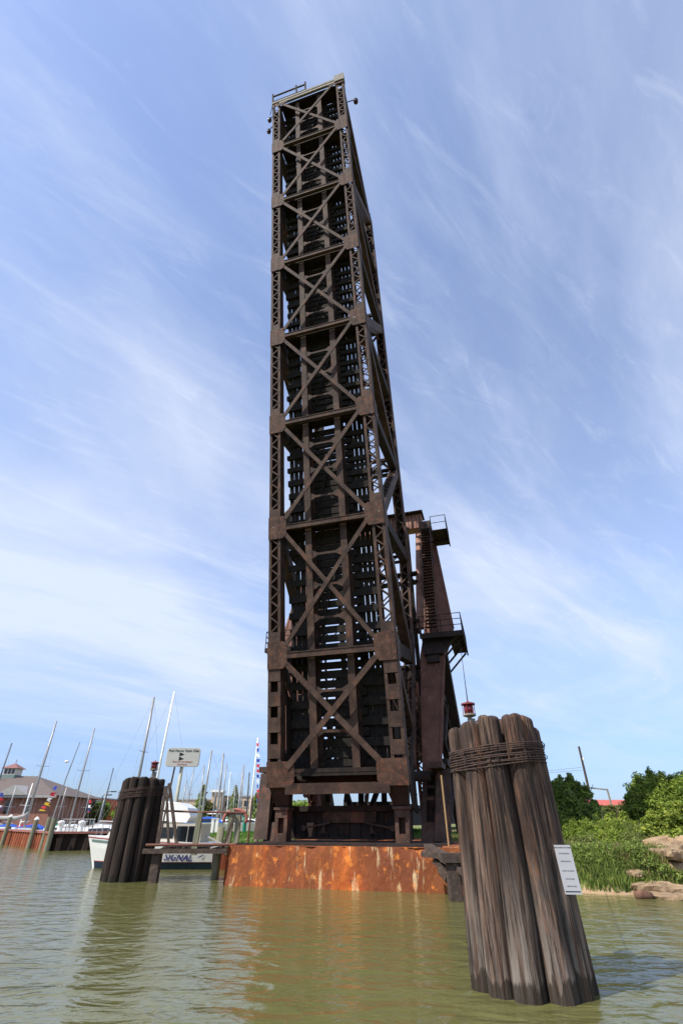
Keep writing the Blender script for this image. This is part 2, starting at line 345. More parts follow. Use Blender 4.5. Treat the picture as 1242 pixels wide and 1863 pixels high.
tag(wb.build('river_water', WATER, loc=(0,0,0)), kind='structure')
def gz(x, y): return float(land(np.array([x]), np.array([y]))[0])

# ---------------------------------------------------------------- bridge frames
YAW = .2867; LEAN = .1829
BA = V((math.sin(YAW), math.cos(YAW), 0)); BR = V((math.cos(YAW), -math.sin(YAW), 0)); UP = V((0,0,1))
LU = -BA*math.sin(LEAN)+UP*math.cos(LEAN); LN = BA*math.cos(LEAN)+UP*math.sin(LEAN)
C0 = V((-.2875, 24.148, 3.829)); BASE = V((C0.x, C0.y, 1.31))
def F(r, s, d): return C0+BR*r+LU*s+LN*d            # leaf: across, along, depth
def B(r, a, z): return V((C0.x, C0.y, 0))+BR*r+BA*a+UP*z   # fixed bridge: across, along the track, height

# ---------------------------------------------------------------- concrete pier
def pier():
    m = MB(); r0, r1, a0, a1 = -3.95, 5.25, -1.75, 15
    fs = []
    def grid(o, e1, e2, n1, n2, nrm):
        b = len(m.v)
        for j in range(n2+1):
            for i in range(n1+1):
                p = o + e1*(i/n1) + e2*(j/n2)
                q = .02*math.sin(p.x*2.3+p.z*3)+.016*math.sin(p.x*5.1-p.z*4.3+p.y)+.014*math.sin(p.x*11+p.z*9)+.014*math.sin(p.x*23-p.z*17)
                top = max(0, (p.z-1.0)/.31) if nrm.z < .5 else 1
                chip = (.07*max(0, math.sin(p.x*1.9+p.y*1.3)+.6*math.sin(p.x*4.7+1))+.035*max(0, math.sin(p.x*9.3)+math.sin(p.x*14.7)))*top
                edge = 1 if 0 < i < n1 else .3
                m.v.append(p + nrm*(q*.5*edge - (chip*.6 if nrm.z < .5 else 0)) - UP*(chip*.5 if nrm.z > .5 and j == 0 else 0))
        for j in range(n2):
            for i in range(n1):
                k = b+j*(n1+1)+i; m.f.append((k, k+1, k+n1+2, k+n1+1))
    zb, zt = -1.2, 1.31
    bat = .12
    grid(B(r0, a0-bat, zb), B(r1, a0-bat, zb)-B(r0, a0-bat, zb), B(0, a0, zt)-B(0, a0-bat, zb), 96, 26, -BA)
    grid(B(r0, a1, zb), B(r0, a0-bat, zb)-B(r0, a1, zb), V((0,0,zt-zb)), 40, 14, -BR)
    grid(B(r1, a0-bat, zb), B(r1, a1, zb)-B(r1, a0-bat, zb), V((0,0,zt-zb)), 40, 14, BR)
    b = len(m.v); m.v += [B(r0, a0+.02, zt-.02), B(r1, a0+.02, zt-.02), B(r1, a1, zt-.02), B(r0, a1, zt-.02)]; m.f.append((b,b+1,b+2,b+3))
    o = m.build('bridge_pier', CONC, smooth=True)
    tag(o, 'orange rust stained concrete pier carrying the raised bridge', 'pier')
    e = MB(); e.beam(B(-3.7, -1.5, 1.345), B(4.6, -1.5, 1.345), .22, .07); e.beam(B(-3.9, 2.0, 1.33), B(4.6, 2.0, 1.33), 3.0, .04)
    e.build('edge_plate', STEEL_IN, o)
pier()

# ---------------------------------------------------------------- bascule leaf
leaf = thing('bascule_span', BASE, 'tall dark riveted steel truss leaf of the railway bridge raised upright', 'bridge span')
SP = [0] + [5.373+6.858*k for k in range(7)] + [52.55]       # panel points along the leaf
DU = 9.2; RC = 2.93; HW = .34                        # depth of the truss, truss line, half width of a chord

class Pieces(list):
    def build(s, name, mat_, parent):
        for m in s:
            if m.v: m.build(name, mat_, parent)
def laced(P, Q, side, w, dd, web, lac, pitch=.44, skip=(), flange=.12, faces=(1, 1), battens=(), plates=None, cover=0):
    """built-up member: two web plates with flange angles, lacing bars on the faces between them"""
    P = V(P); Q = V(Q); L = (Q-P).length; d = (Q-P)/L; s = (side-d*side.dot(d)).normalized(); n = s.cross(d).normalized()
    for sg in (-1, 1):
        web.box((P+Q)/2+s*sg*(w/2-.02), s*.02, n*(dd/2), d*(L/2))
        for fg in (-1, 1):
            web.box((P+Q)/2+s*sg*(w/2-flange/2)+n*fg*(dd/2+.012), s*(flange/2), n*.012, d*(L/2))
    x0 = w/2-flange*.55
    for cg in ((-1, 1) if cover == 2 else (cover,)):
        if cg: web.box((P+Q)/2+n*cg*(dd/2+.032), s*(w/2-.006), n*.008, d*(L/2))
    for fg, on in zip((-1, 1), faces):
        if not on or fg == cover or cover == 2: continue
        k = 0; t = 0.0; run = MB()
        if isinstance(lac, Pieces): lac.append(run)
        else: run = lac
        while t+pitch <= L+1e-6:
            mid = t+pitch/2
            if not any(a <= mid <= b for a, b in skip) and not any(a <= mid <= b for a, b in battens):
                a_ = P+d*t+s*x0*(1 if k % 2 else -1)*1; b_ = P+d*(t+pitch)-s*x0*(1 if k % 2 else -1)
                run.beam(a_+n*fg*(dd/2+.031+.0015*(k % 2)), b_+n*fg*(dd/2+.031+.0015*(k % 2)), .075, .012, n)
            elif isinstance(lac, Pieces) and run.v: run = MB(); lac.append(run)
            t += pitch; k += 1
        for a, b in battens:
            tgt = run
            if plates is not None: tgt = MB(); plates.append(tgt)
            tgt.box(P+d*(a+b)/2+n*fg*(dd/2+.034), s*(w/2-.012), n*.01, d*((b-a)/2))

for sg, sd in ((-1, 'left'), (1, 'right')):
    web = MB(); lac = Pieces(); plt = Pieces()
    bat = [(SP[k]+.62, SP[k]+1.15) for k in range(1, 8)]
    skip = [(0, SP[1])]+[(SP[k]-.7, SP[k]+.7) for k in range(0, 9)]
    dz = .30
    P = F(sg*RC, -.4, dz); off = .4
    low = [(.75, 1.35), (1.85, 2.5), (3.0, 3.65), (4.15, 4.75)]
    laced(P, F(sg*RC, SP[8]+.25, dz), BR, 2*HW, .56, web, lac, pitch=.43, skip=[(a+off, b+off) for a, b in skip], flange=.15,
          battens=[(a+off, b+off) for a, b in bat+low], plates=plt, faces=(1 if sg > 0 else 0, 1))
    if sg < 0: web.box(F(sg*RC, SP[8]/2, dz+.30), BR*(HW-.01), LN*.012, LU*(SP[8]/2))
    ch = web.build('bottom_chord', STEEL, leaf)
    lac.build('lacing', STEEL, ch); plt.build('batten_plate', STEEL, ch)
    for k, s in enumerate(SP):                       # gusset plates with their rivets, front face
        g = MB(); lo, hi = (-.42, .62) if k == 0 else ((-.66, .66) if k < 8 else (-.62, .22))
        ri = 2.22 if k else 1.92
        ch_ = .22
        if k == 8: pts = [(3.28, lo+.3), (2.5, lo+.3), (1.85, -.12), (1.85, hi), (3.28, hi)]
        else: pts = [(3.28, lo), (ri+ch_, lo), (ri, lo+ch_), (ri, hi-ch_*.7), (ri+ch_, hi), (3.28, hi)]
        g.prism([F(sg*x, s+y, -.052) for x, y in pts], -LN*.022)
        nr = -LN
        for i in range(13):
            for x in (3.2, 3.02, 2.72, 2.6):
                y = lo+.07+(hi-lo-.14)*i/12
                if k == 8 and y < lo+.35: continue
                g.rivet(F(sg*x, s+y, -.074), nr, BR)
        for i in range(6):
            for j in range(7):
                x = ri+.08+(.38+(0 if k else .2))*i/5; y = lo+.2+(hi-lo-.4)*j/6
                if k == 8: y = -.08+.25*j/6
                if (i+j) % 2 == 0 or k == 0: g.rivet(F(sg*x, s+y, -.074), nr, BR)
        g.build('gusset_plate', GUSSET, ch)
        sgp = MB()                                   # side gusset on the outer truss face
        if 0 < k < 8:
            sgp.prism([F(sg*3.285, s+y, d) for y, d in ((-.75, .05), (.75, .05), (.5, .95), (-.5, .95))], BR*sg*.018)
            sgp.build('side_gusset', STEEL, ch)

# lateral bracing on the bottom plane: struts and crosses
for k, s in enumerate(SP):
    m = MB()
    if k == 0:
        m.beam(F(-2.35, -.52, .1), F(2.45, -.52, .1), .36, .42, LN); m.beam(F(-2.0, -.30, -.06), F(2.0, -.30, -.06), .05, .03, LN)
    elif k < 8:
        m.beam(F(-2.24, s-.05, -.02), F(2.24, s-.05, -.02), .30, .10, LN)
        for e in (-1, 1): m.beam(F(-2.24, s-.05+e*.13, .02), F(2.24, s-.05+e*.13, .02), .03, .24, LN)
    else:
        m.beam(F(-2.6, s+.12, -.03), F(2.6, s+.12, -.03), .26, .12, LN)
    m.build('cross_strut', STEEL if k < 8 else PALE, leaf)
for k in range(8):
    a = SP[k]+(.45 if k else .35); b = SP[k+1]-.45 if k < 7 else SP[8]-.25
    for sg in (-1, 1):
        m = MB(); d0 = -.105 if sg > 0 else -.045
        p = F(-sg*2.28, a, d0); q = F(sg*2.28, b, d0)
        w = .26 if k == 0 else .22
        m.beam(p, q, w, .024, LN)
        dr = (q-p).normalized(); sv = dr.cross(LN)
        for e in (-1, 1): m.beam(p+sv*e*(w/2-.012)+LN*.03, q+sv*e*(w/2-.012)+LN*.03, .024, .06, LN)
        for i in range(int((q-p).length/.22)):
            if k < 5:
                for e in (-1, 1): m.rivet(p+dr*(.1+.22*i)+sv*e*w*.30-LN*.012, -LN, dr, .016)
        m.build('lateral_brace', STEEL, leaf)

# floor system
for sg in (-1, 1):
    m = MB(); r0 = sg*1.0-.06
    m.beam(F(r0, -.05, .30), F(r0, SP[8], .30), .36, .03, LN); m.beam(F(r0, -.05, .72), F(r0, SP[8], .72), .03, .82, LN)
    m.beam(F(r0, -.05, 1.10), F(r0, SP[8], 1.10), .34, .03, LN)
    for i in range(int(SP[8]/.35)):
        if i < 90:
            for e in (-1, 1): m.rivet(F(r0+e*.12, .1+i*.35, .285), -LN, BR, .018)
    m.build('stringer', STEEL, leaf)
    tr = MB(); tr.beam(F(sg*.72, 0, 1.49), F(sg*.72, SP[8]+.1, 1.49), .07, .16, LN); tr.build('rail', STEEL_IN, leaf)
    gt = MB(); gt.beam(F(sg*1.25, 0, 1.50), F(sg*1.25, SP[8], 1.50), .2, .16, LN); gt.build('guard_timber', TIE, leaf)
    wk = MB()
    w0, w1 = (1.38, 2.42) if sg > 0 else (1.38, 2.52)
    npl = 4; gap = .042; pw = (w1-w0-gap*(npl-1))/npl
    for i in range(npl):
        rr = sg*(w0+pw/2+i*(pw+gap)); s = .2
        while s < SP[8]-.3:
            e = min(SP[8]-.1, s+3.0+rnd.random()*1.5)
            if not (sg < 0 and i == npl-1 and rnd.random() < .15):
                wk.beam(F(rr+rnd.uniform(-.008, .008), s+.01, 1.36), F(rr+rnd.uniform(-.008, .008), e-.01, 1.36), pw, .05, LN)
            s = e
    wk.build('walkway', PLANK, leaf)
for k, s in enumerate(SP):
    m = MB(); s_ = s+(.12 if k == 0 else (.05 if k == 8 else .02))
    m.beam(F(-2.58, s_, .78), F(2.58, s_, .78), .03, 1.1, LN)
    for d in (.26, 1.08): m.beam(F(-2.58, s_, d), F(2.58, s_, d), .30, .03, LN)
    for sg in (-1, 1):                               # knee plates up to the truss
        m.prism([F(sg*2.58, s_-.02, 1.1), F(sg*2.58, s_-.02, 3.0), F(sg*1.75, s_-.02, 1.1)], LU*.03)
    m.build('floor_beam', STEEL_IN, leaf)
for k in range(8):
    n = 4 if k else 3
    for i in range(1, n):
        s = SP[k]+(SP[k+1]-SP[k])*i/n; m = MB()
        m.beam(F(-.98, s, .34), F(.86, s, .34), .12, .03, LN); m.beam(F(-.98, s+.04, .38), F(.86, s+.04, .38), .03, .1, LN)
        for sg in (-1, 1):
            c = sg*1.0-.06
            m.prism([F(c-sg*.18, s-.24, .318), F(c-sg*.18, s+.24, .318), F(c-sg*.50, s+.07, .318), F(c-sg*.50, s-.07, .318)], LN*.018)
        m.build('stringer_strut', STEEL, leaf)
    m = MB(); m.beam(F(-.95, SP[k]+.5, 1.02), F(.85, SP[k+1]-.5, 1.02), .09, .03, LN); m.build('stringer_diagonal', STEEL_IN, leaf)
s = .35; k = 0
while s < SP[8]-.1:
    if min(abs(s-q) for q in SP) > .12:
        m = MB(); j = rnd.uniform(-.05, .05); w = rnd.uniform(.27, .31) if s > 16 else rnd.uniform(.33, .385)
        if k % 2 == 0: m.beam(F(-2.50-rnd.uniform(0, .12), s+j*.3, 1.225), F(2.45+j, s+j*.3, 1.225), w, .22, LN)
        else: m.beam(F(-1.42+j, s, 1.225), F(1.42+j, s, 1.225), w, .22, LN)
        m.build('tie', TIE, leaf)
    s += .445; k += 1

# top chords, posts, web diagonals, top struts
for sg in (-1, 1):
    web = MB(); lac = Pieces(); plt = Pieces()
    rc = sg*RC
    laced(F(rc, SP[2]-.2, DU-.28), F(rc, SP[7]+.3, DU-.28), BR, 2*HW, .66, web, lac, pitch=.52, flange=.13, cover=-1,
          battens=[(SP[k]-SP[2]-.55, SP[k]-SP[2]+.95) for k in range(2, 8)], plates=plt)
    laced(F(rc, SP[2]-.1, DU-.28), F(rc, SP[1]-.3, 6.3), BR, 2*HW-.05, .52, web, lac, pitch=.52, flange=.13, cover=1)
    laced(F(rc, SP[1]-.3, 6.3), F(rc, .0, 2.4), BR, 2*HW-.07, .5, web, lac, pitch=.6, flange=.13)
    o = web.build('top_chord', STEEL, leaf); lac.build('lacing', STEEL, o); plt.build('batten_plate', STEEL, o)
    for k in range(1, 8):
        web = MB(); lac = Pieces()
        laced(F(rc, SP[k], .5), F(rc, SP[k], (DU if k > 1 else 6.4)-.5), BR, .50, .62, web, lac, pitch=.42, flange=.1, cover=-1)
        o = web.build('truss_post', STEEL_IN, leaf); lac.build('lacing', STEEL_IN, o)
    for k in range(1, 8):
        up_first = k % 2 == 0
        d0, d1 = (.5, DU-.5) if up_first else (DU-.5, .5)
        if k == 1: d0 = 6.0
        web = MB(); lac = Pieces()
        laced(F(rc, SP[k]+.15, d0), F(rc, SP[k+1]-.15, d1), BR, (.54), .58 if k < 7 else .95, web, lac, pitch=.44, flange=.11, cover=-1 if up_first else 1)
        o = web.build('truss_diagonal', STEEL, leaf); lac.build('lacing', STEEL, o)
    k0 = MB(); l0 = Pieces(); laced(F(rc, SP[1]-.1, .45), F(rc, 1.6, 3.6), BR, .5, .4, k0, l0, pitch=.5, flange=.12)
    o = k0.build('heel_diagonal', STEEL, leaf); l0.build('lacing', STEEL, o)
for k in range(2, 8):
    web = MB(); lac = Pieces()
    laced(F(-2.6, SP[k], DU-.3), F(2.6, SP[k], DU-.3), LU, .5, .4, web, lac, pitch=.45, flange=.1)
    o = web.build('top_strut', STEEL_IN, leaf); lac.build('lacing', STEEL_IN, o)
    m = MB()
    for sg in (-1, 1): m.beam(F(sg*2.6, SP[k]-.02, DU-2.2), F(sg*1.0, SP[k]-.02, DU-.5), .16, .12, LU)
    m.beam(F(-2.6, SP[k]+.02, DU-2.25), F(2.6, SP[k]+.02, DU-2.25), .22, .2, LU)
    m.build('sway_frame', STEEL_IN, leaf)
    if k < 7:
        for sg in (-1, 1):
            m = MB(); dd = DU-.12+(.05 if sg > 0 else 0); m.beam(F(-sg*2.6, SP[k]+.3, dd), F(sg*2.6, SP[k+1]-.3, dd), .2, .04, LN); m.build('top_lateral_brace', STEEL_IN, leaf)
# end frame at the tip
m = MB(); m.beam(F(-3.28, SP[8]+.36, .05), F(3.28, SP[8]+.36, .05), .20, .34, LN); m.build('end_beam', PALE, leaf)
m = MB(); m.box(F(2.93, SP[8]+.42, .10), BR*.42, LU*.42, LN*.24); m.build('corner_plate', PALE, leaf)
m = MB()
z0, z1 = SP[8]+.45, SP[8]+1.55
for z in (z1, ): m.beam(F(-3.25, z, .0), F(-.15, z, .0), .10, .10, LN)
m.beam(F(-3.25, (z0+z1)/2-.2, .0), F(-.15, (z0+z1)/2-.2, .0), .04, .04, LN)
for r in (-3.25, -1.0, -.15): m.beam(F(r, z0-.3, .0), F(r, z1+.35, .0), .12, .12, LN)
m.beam(F(-3.25, z1, 0), F(-2.9, z0-1.9, -.2), .05, .05); m.beam(F(-3.25, z0, 0), F(-3.4, z0-1.9, -.2), .05, .05)
m.beam(F(-2.6, SP[8]-1.5, .9), F(-.9, SP[8]-1.25, .9), .07, .06); m.beam(F(-2.6, SP[8]-1.85, .9), F(-.9, SP[8]-1.6, .9), .07, .06)
m.build('tip_railing', STEEL_IN, leaf)
# heel brackets under the bottom gussets
for sg in (-1, 1):
    m = MB()
    m.prism([F(sg*3.2, -.4, .05), F(sg*2.2, -.4, .05), B(sg*2.45, .75, 2.62), B(sg*3.05, .75, 2.62)], BA*.5)
    m.prism([F(sg*3.2, -.4, .6), F(sg*3.2, 1.4, 2.6), B(sg*3.2, 2.6, 2.4), B(sg*3.2, 1.3, 2.6)], -BR*sg*.06)
    m.build('heel_bracket', STEEL_IN, leaf)
m = MB(); m.tube([B(-3.9, 2.45, 3.9), B(3.9, 2.45, 3.9)], .22, 14); m.build('trunnion_shaft', STEEL_IN, leaf, smooth=True)
for sg in (-1, 1):
    m = MB(); m.prism([F(sg*2.5, .2, .55), F(sg*2.5, 3.6, .55), F(sg*2.5, 2.0, 4.0), F(sg*2.5, -.2, 3.2)], BR*sg*.05); m.build('heel_plate', STEEL_IN, leaf)

# ---------------------------------------------------------------- tower and its parts
tower = thing('bridge_tower', B(0, 6, 1.31), 'dark steel A frame tower with stairs and platforms behind the raised span', 'tower')
PHI = R(20); LT = BA*math.sin(PHI)+UP*math.cos(PHI); LNN = BA*math.cos(PHI)-UP*math.sin(PHI)    # leaning leg: along, inward normal
def G(r, z, o=0): return B(r, 2.0+(z-1.31)*math.tan(PHI), z)+LNN*o
for sg in (-1, 1):
    outl = [(3.47,4.1),(3.59,10.4),(3.88,12.0),(4.05,19.3),(4.12,21.4),(4.75,21.4),(5.0,19.3),(5.62,12.0),(4.95,10.4),(4.29,4.1)]
    m = MB()
    def tr(r): return sg*r
    m.prism([G(tr(r), z) for r, z in outl], LNN*.03)
    m.prism([G(tr(r), z, .62) for r, z in outl], LNN*.03)
    for (ra, za), (rb, zb) in [(outl[i], outl[i+1]) for i in range(4)]+[(outl[i], outl[i+1]) for i in range(5, 9)]:
        m.beam(G(tr(ra), za, .33), G(tr(rb), zb, .33), .03, .56, LNN)
    for (ra, za), (rb, zb) in [(outl[i], outl[i+1]) for i in range(5, 9)]:
        m.beam(G(tr(ra+.03), za, -.02), G(tr(rb+.03), zb, -.02), .14, .03, LNN)
    for i in range(60):                              # rivet lines
        z = 4.3+6*i/60
        for rr in (3.56+(z-4)*.02, 4.2+(z-4)*.1): m.rivet(G(tr(rr), z, -.001), -LNN, BR, .024)
    m.build('front_leg', RED, tower)
    m = MB()                                         # slotted foot of the leg
    for r0, r1 in ((3.30, 3.52), (3.90, 4.14)):
        m.prism([G(tr(r0), 1.33), G(tr(r1), 1.33), G(tr(r1+.18), 4.16), G(tr(r0+.18), 4.16)], LNN*.05)
    for z0, z1 in ((1.34, 2.1), (2.95, 3.1), (3.45, 3.56), (3.98, 4.2)):
        q = (z0-1.3)/2.9*.18
        m.prism([G(tr(3.40+q), z0, .052), G(tr(4.02+q), z0, .052), G(tr(4.02+q), z1, .052), G(tr(3.40+q), z1, .052)], LNN*.03)
    for rr in (3.32, 4.12): m.prism([G(tr(rr), 1.33, .08), G(tr(rr), 1.33, .75), G(tr(rr+.18), 4.16, .75), G(tr(rr+.18), 4.16, .08)], BR*sg*.03)
    m.prism([G(tr(3.3), 1.33, .76), G(tr(4.14), 1.33, .76), G(tr(4.32), 4.16, .76), G(tr(3.48), 4.16, .76)], LNN*.03)
    for i in range(9):
        for rr in (3.36, 3.46, 3.96, 4.08): m.rivet(G(tr(rr+.01*i/3), 1.42+.08*i, -.001), -LNN, BR, .022)
    m.box(G(tr(3.7), 1.36, .35), BR*.62, BA*.6, UP*.045)
    m.build('leg_foot', STEEL, tower)
    m = MB()                                         # haunch below the mid platform
    m.prism([G(tr(3.75), 11.2, -.03), G(tr(5.7), 11.2, -.03), G(tr(4.95), 10.2, -.03), G(tr(3.9), 10.2, -.03)], -LNN*.25)
    m.box(G(tr(4.35), 9.95, -.12), BR*.36, LT*.22, LNN*.08)
    m.build('haunch', STEEL_IN, tower)
    web = MB(); lac = Pieces()                           # rear leg
    laced(B(tr(4.4), 6.4, 11.2), B(tr(4.6), 13.2, 1.33), BR, 1.3, .9, web, lac, pitch=1.0, flange=.2, cover=2)
    o = web.build('rear_leg', STEEL_IN, tower); lac.build('lacing', STEEL_IN, o)
    web = MB(); lac = Pieces()
    laced(B(tr(3.15), 4.4, 8.6), B(tr(3.05), 6.6, 1.6), BR, .55, .5, web, lac, pitch=.42, flange=.11)
    o = web.build('laced_strut', RED, tower); lac.build('lacing', RED, o)
    m = MB()                                         # bracing between front and rear legs
    for z0, z1 in ((2.2, 5.5), (5.5, 8.2), (8.2, 5.5), (5.5, 2.2)):
        ya = 2.0+(z0-1.31)*.364+.8; yb = 13.2-(z1-1.3)*.69-.3
        m.beam(B(tr(4.55), ya, z0), B(tr(4.62), yb, z1), .14, .2)
    for z0 in (4.6, 8.2): m.beam(B(tr(4.5), 2.0+(z0-1.31)*.364+.7, z0), B(tr(4.5), 13.2-(z0-1.3)*.69, z0), .25, .3)
    m.build('side_brace', STEEL_IN, tower)
    m = MB()                                         # inner upright beside the stair
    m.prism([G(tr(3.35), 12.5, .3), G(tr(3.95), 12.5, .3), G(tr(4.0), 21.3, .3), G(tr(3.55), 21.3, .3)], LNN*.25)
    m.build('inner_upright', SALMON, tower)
    # mid platform
    zp = 11.42; m = MB(); r0, r1, a0, a1 = 3.72, 6.2, 4.75, 9.2
    for i in range(11):
        q = a0+(a1-a0)*i/11
        m.beam(B(tr(5.35 if i > 2 else r0), q+.2, zp), B(tr(r1), q+.2, zp), .34, .05)
    m.beam(B(tr(r0), a0, zp-.12), B(tr(r1), a0, zp-.12), .08, .3); m.beam(B(tr(r1), a0, zp-.1), B(tr(r1), a1, zp-.1), .08, .22)
    m.beam(B(tr(5.4), a0, zp-.1), B(tr(5.4), a1, zp-.1), .08, .22)
    for q in (5.6, 7.2, 9.0): m.beam(B(tr(6.1), q, zp-.1), B(tr(4.9), q, zp-1.3), .1, .1)
    pl = m.build('mid_platform', STEEL_IN, tower)
    m = MB()
    pts = [(r0, a0+.9), (r0, a0), (5.0, a0), (r1, a0), (r1, 6.2), (r1, 7.7), (r1, a1)]
    for r, q in pts: m.tube([B(tr(r), q, zp), B(tr(r), q, zp+1.1)], .028, 6)
    for h in (.4, .75, 1.1):
        for (ra, aa), (rb, ab) in zip(pts, pts[1:]): m.tube([B(tr(ra), aa, zp+h), B(tr(rb), ab, zp+h)], .022, 6)
    m.build('railing', STEEL_IN, pl)
    # top platform
    zp = 19.5; m = MB(); r0, r1, a0, a1 = 5.0, 6.05, 6.7, 9.1
    for i in range(5): m.beam(B(tr(r0), a0+.24+i*.48, zp), B(tr(r1), a0+.24+i*.48, zp), .44, .05)
    for r in (r0, r1): m.beam(B(tr(r), a0, zp-.1), B(tr(r), a1, zp-.1), .08, .18)
    m.beam(B(tr(4.3), 8.2, zp-.12), B(tr(r1), 8.2, zp-.12), .12, .16)
    pl = m.build('top_platform', STEEL_IN, tower)
    m = MB(); pts = [(r0, a0), (r1, a0), (r1, 7.9), (r1, a1)]
    for r, q in pts: m.tube([B(tr(r), q, zp), B(tr(r), q, zp+1.15)], .028, 6)
    for h in (.6, 1.15):
        for (ra, aa), (rb, ab) in zip(pts, pts[1:]): m.tube([B(tr(ra), aa, zp+h), B(tr(rb), ab, zp+h)], .022, 6)
    m.build('railing', STEEL_IN, pl)
# stair up the right leg
m = MB()
for r in (4.06, 4.74): m.beam(G(r, 11.6, -.42), G(r, 20.9, -.42), .05, .24, LNN)
st = m.build('stair', STEEL, tower)
for i in range(34):
    z = 11.9+i*.262; m = MB(); m.box(G(4.40, z, -.42), BR*.31, BA*.13, UP*.018); m.build('stair_tread', STEEL, st)
m = MB()
for r in (4.02, 4.80):
    m.tube([G(r, 12.2, -1.05), G(r, 20.9, -1.05)], .025, 6)
    for i in range(9): m.tube([G(r, 12.3+i*1.05, -.4), G(r, 12.3+i*1.05, -1.05)], .02, 6)
m.build('handrail', STEEL, st)
# top beam and sheave housing
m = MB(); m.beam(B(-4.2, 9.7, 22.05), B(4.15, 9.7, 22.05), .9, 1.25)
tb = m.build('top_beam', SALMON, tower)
m = MB(); m.beam(B(-4.35, 9.6, 22.72), B(4.3, 9.6, 22.72), 1.5, .10); m.build('top_cover', STEEL_IN, tb)
m = MB()
for i in range(28): m.beam(B(-4.1+i*.3, 9.235, 21.45), B(-4.1+i*.3, 9.235, 22.65), .035, .04)
m.build('stiffener', STEEL, tb)
for sg in (-1, 1):
    m = MB(); m.box(G(sg*4.45, 21.05, -.25), BR*.36, LT*.45, LNN*.3); m.box(G(sg*4.45, 21.1, -.56), BR*.14, LT*.14, LNN*.02); m.build('sheave_housing', STEEL, tower)
# cross girder between the legs at track level, with its levers and pedestals
m = MB(); m.box(B(0, 2.3, 1.98), BR*2.95, BA*.03, UP*.55); m.box(B(0, 2.2, 2.55), BR*2.95, BA*.22, UP*.04); m.box(B(0, 2.2, 1.46), BR*2.95, BA*.2, UP*.03)
m.box(B(0, 2.15, 2.66), BR*2.75, BA*.16, UP*.07)
for i in range(11): m.box(B(-2.7+i*.54, 2.25, 1.98), BR*.02, BA*.05, UP*.5)
m.build('cross_girder', STEEL_IN, tower)
m = MB(); m.box(B(.05, 2.12, 2.28), BR*1.28, BA*.04, UP*.22); m.build('latch_plate', STEEL, tower)
for sg in (-1, 1):
    m = MB(); m.beam(B(sg*.85, 1.95, 2.06), B(sg*2.1, 1.95, 1.85), .06, .07); m.tube([B(sg*2.1, 1.98, 1.85), B(sg*2.1, 1.88, 1.85)], .12, 10)
    m.prism([B(sg*1.13, 1.93, 2.0), B(sg*1.03, 1.93, 1.66), B(sg*1.27, 1.93, 1.66)], BA*.06)
    for q in (-.17, .17): m.tube([B(sg*1.15+q, 1.95, 1.34), B(sg*1.15+q, 1.95, 1.68)], .02, 6)
    m.tube([B(sg*1.15-.17, 1.95, 1.68), B(sg*1.15+.17, 1.95, 1.68)], .02, 6)
    m.tube([B(sg*.85, 1.95, 2.06), B(sg*.85, 1.95, 3.3)], .022, 6)
    m.build('latch_lever', STEEL, tower)
    m = MB()
    for q in (-.22, .22): m.box(B(sg*2.75+q, 1.0, 1.95), BR*.08, BA*.3, UP*.62)
    m.box(B(sg*2.75, 1.0, 1.50), BR*.29, BA*.31, UP*.17); m.box(B(sg*2.75, 1.0, 2.40), BR*.29, BA*.31, UP*.15)
    m.box(B(sg*2.75, 1.1, 1.95), BR*.28, BA*.1, UP*.5); m.box(B(sg*2.75, 1.0, 2.6), BR*.36, BA*.38, UP*.05)
    for i in range(5):
        for q in (-.24, -.12, 0, .12, .24): m.rivet(B(sg*2.75+q, .688, 1.4+.06*i), -BA, BR, .02)
    m.build('pedestal', STEEL, tower)
    m = MB(); m.box(B(sg*4.25, 2.6, 4.3), BR*.30, BA*.8, UP*.12); m.prism([B(sg*3.9, 1.9, 1.4), B(sg*4.6, 1.9, 1.4), B(sg*4.85, 2.7, 4.2), B(sg*4.2, 2.7, 4.2)], BA*.15)
    m.build('side_bracket', STEEL, tower)
for i, r in enumerate((-1.35, -.45, .35, .62, 1.5)):
    m = MB(); m.beam(B(r, 3.2, 2.9), B(r+(.35 if i % 2 else 0), 3.4, 5.6), .24 if i % 2 == 0 else .14, .2, BA); m.build('track_post', STEEL_IN if i != 3 else RED, tower)
for sg in (-1, 1):
    m = MB(); m.beam(B(sg*.5, 4.5, 2.6), B(sg*2.8, 6.0, 8.5), .22, .3, BA); m.beam(B(sg*2.9, 4.0, 3.2), B(sg*1.2, 5.5, 5.5), .16, .2, BA); m.build('inner_brace', STEEL_IN, tower)
for z, q in ((9.6, 6.2), (12.5, 6.4), (16.5, 7.8)):
    web = MB(); lac = Pieces(); laced(B(-3.6, q, z), B(3.6, q, z), UP, .8, .5, web, lac, pitch=.7, flange=.14); o = web.build('cross_strut', STEEL_IN, tower); lac.build('lacing', STEEL_IN, o)
cw = thing('counterweight', B(0, 11.5, 8), 'dark concrete and steel counterweight block hung between the tower legs', 'counterweight')
m = MB(); m.box(B(0, 11.2, 8.2), BR*3.0, BA*1.5, UP*2.7); m.build('block', STEEL_IN, cw)
m = MB()
for sg in (-1, 1): m.beam(B(sg*2.7, 11.0, 10.8), B(sg*2.9, 9.3, 21.5), .3, .3)
m.build('hanger', STEEL_IN, cw)
app = MB()                                          # fixed approach span going back from the tower
for sg in (-1, 1): app.beam(B(sg*1.1, 6.5, 2.35), B(sg*1.1, 60, 2.35), .3, .9)
ap = app.build('approach_span', STEEL_IN); tag(ap, 'low steel girder approach running back from the bridge tower', 'bridge girder')
m = MB(); m.beam(B(0, 6.5, 2.92), B(0, 60, 2.92), 3.0, .2); m.build('track_deck', TIE, ap)

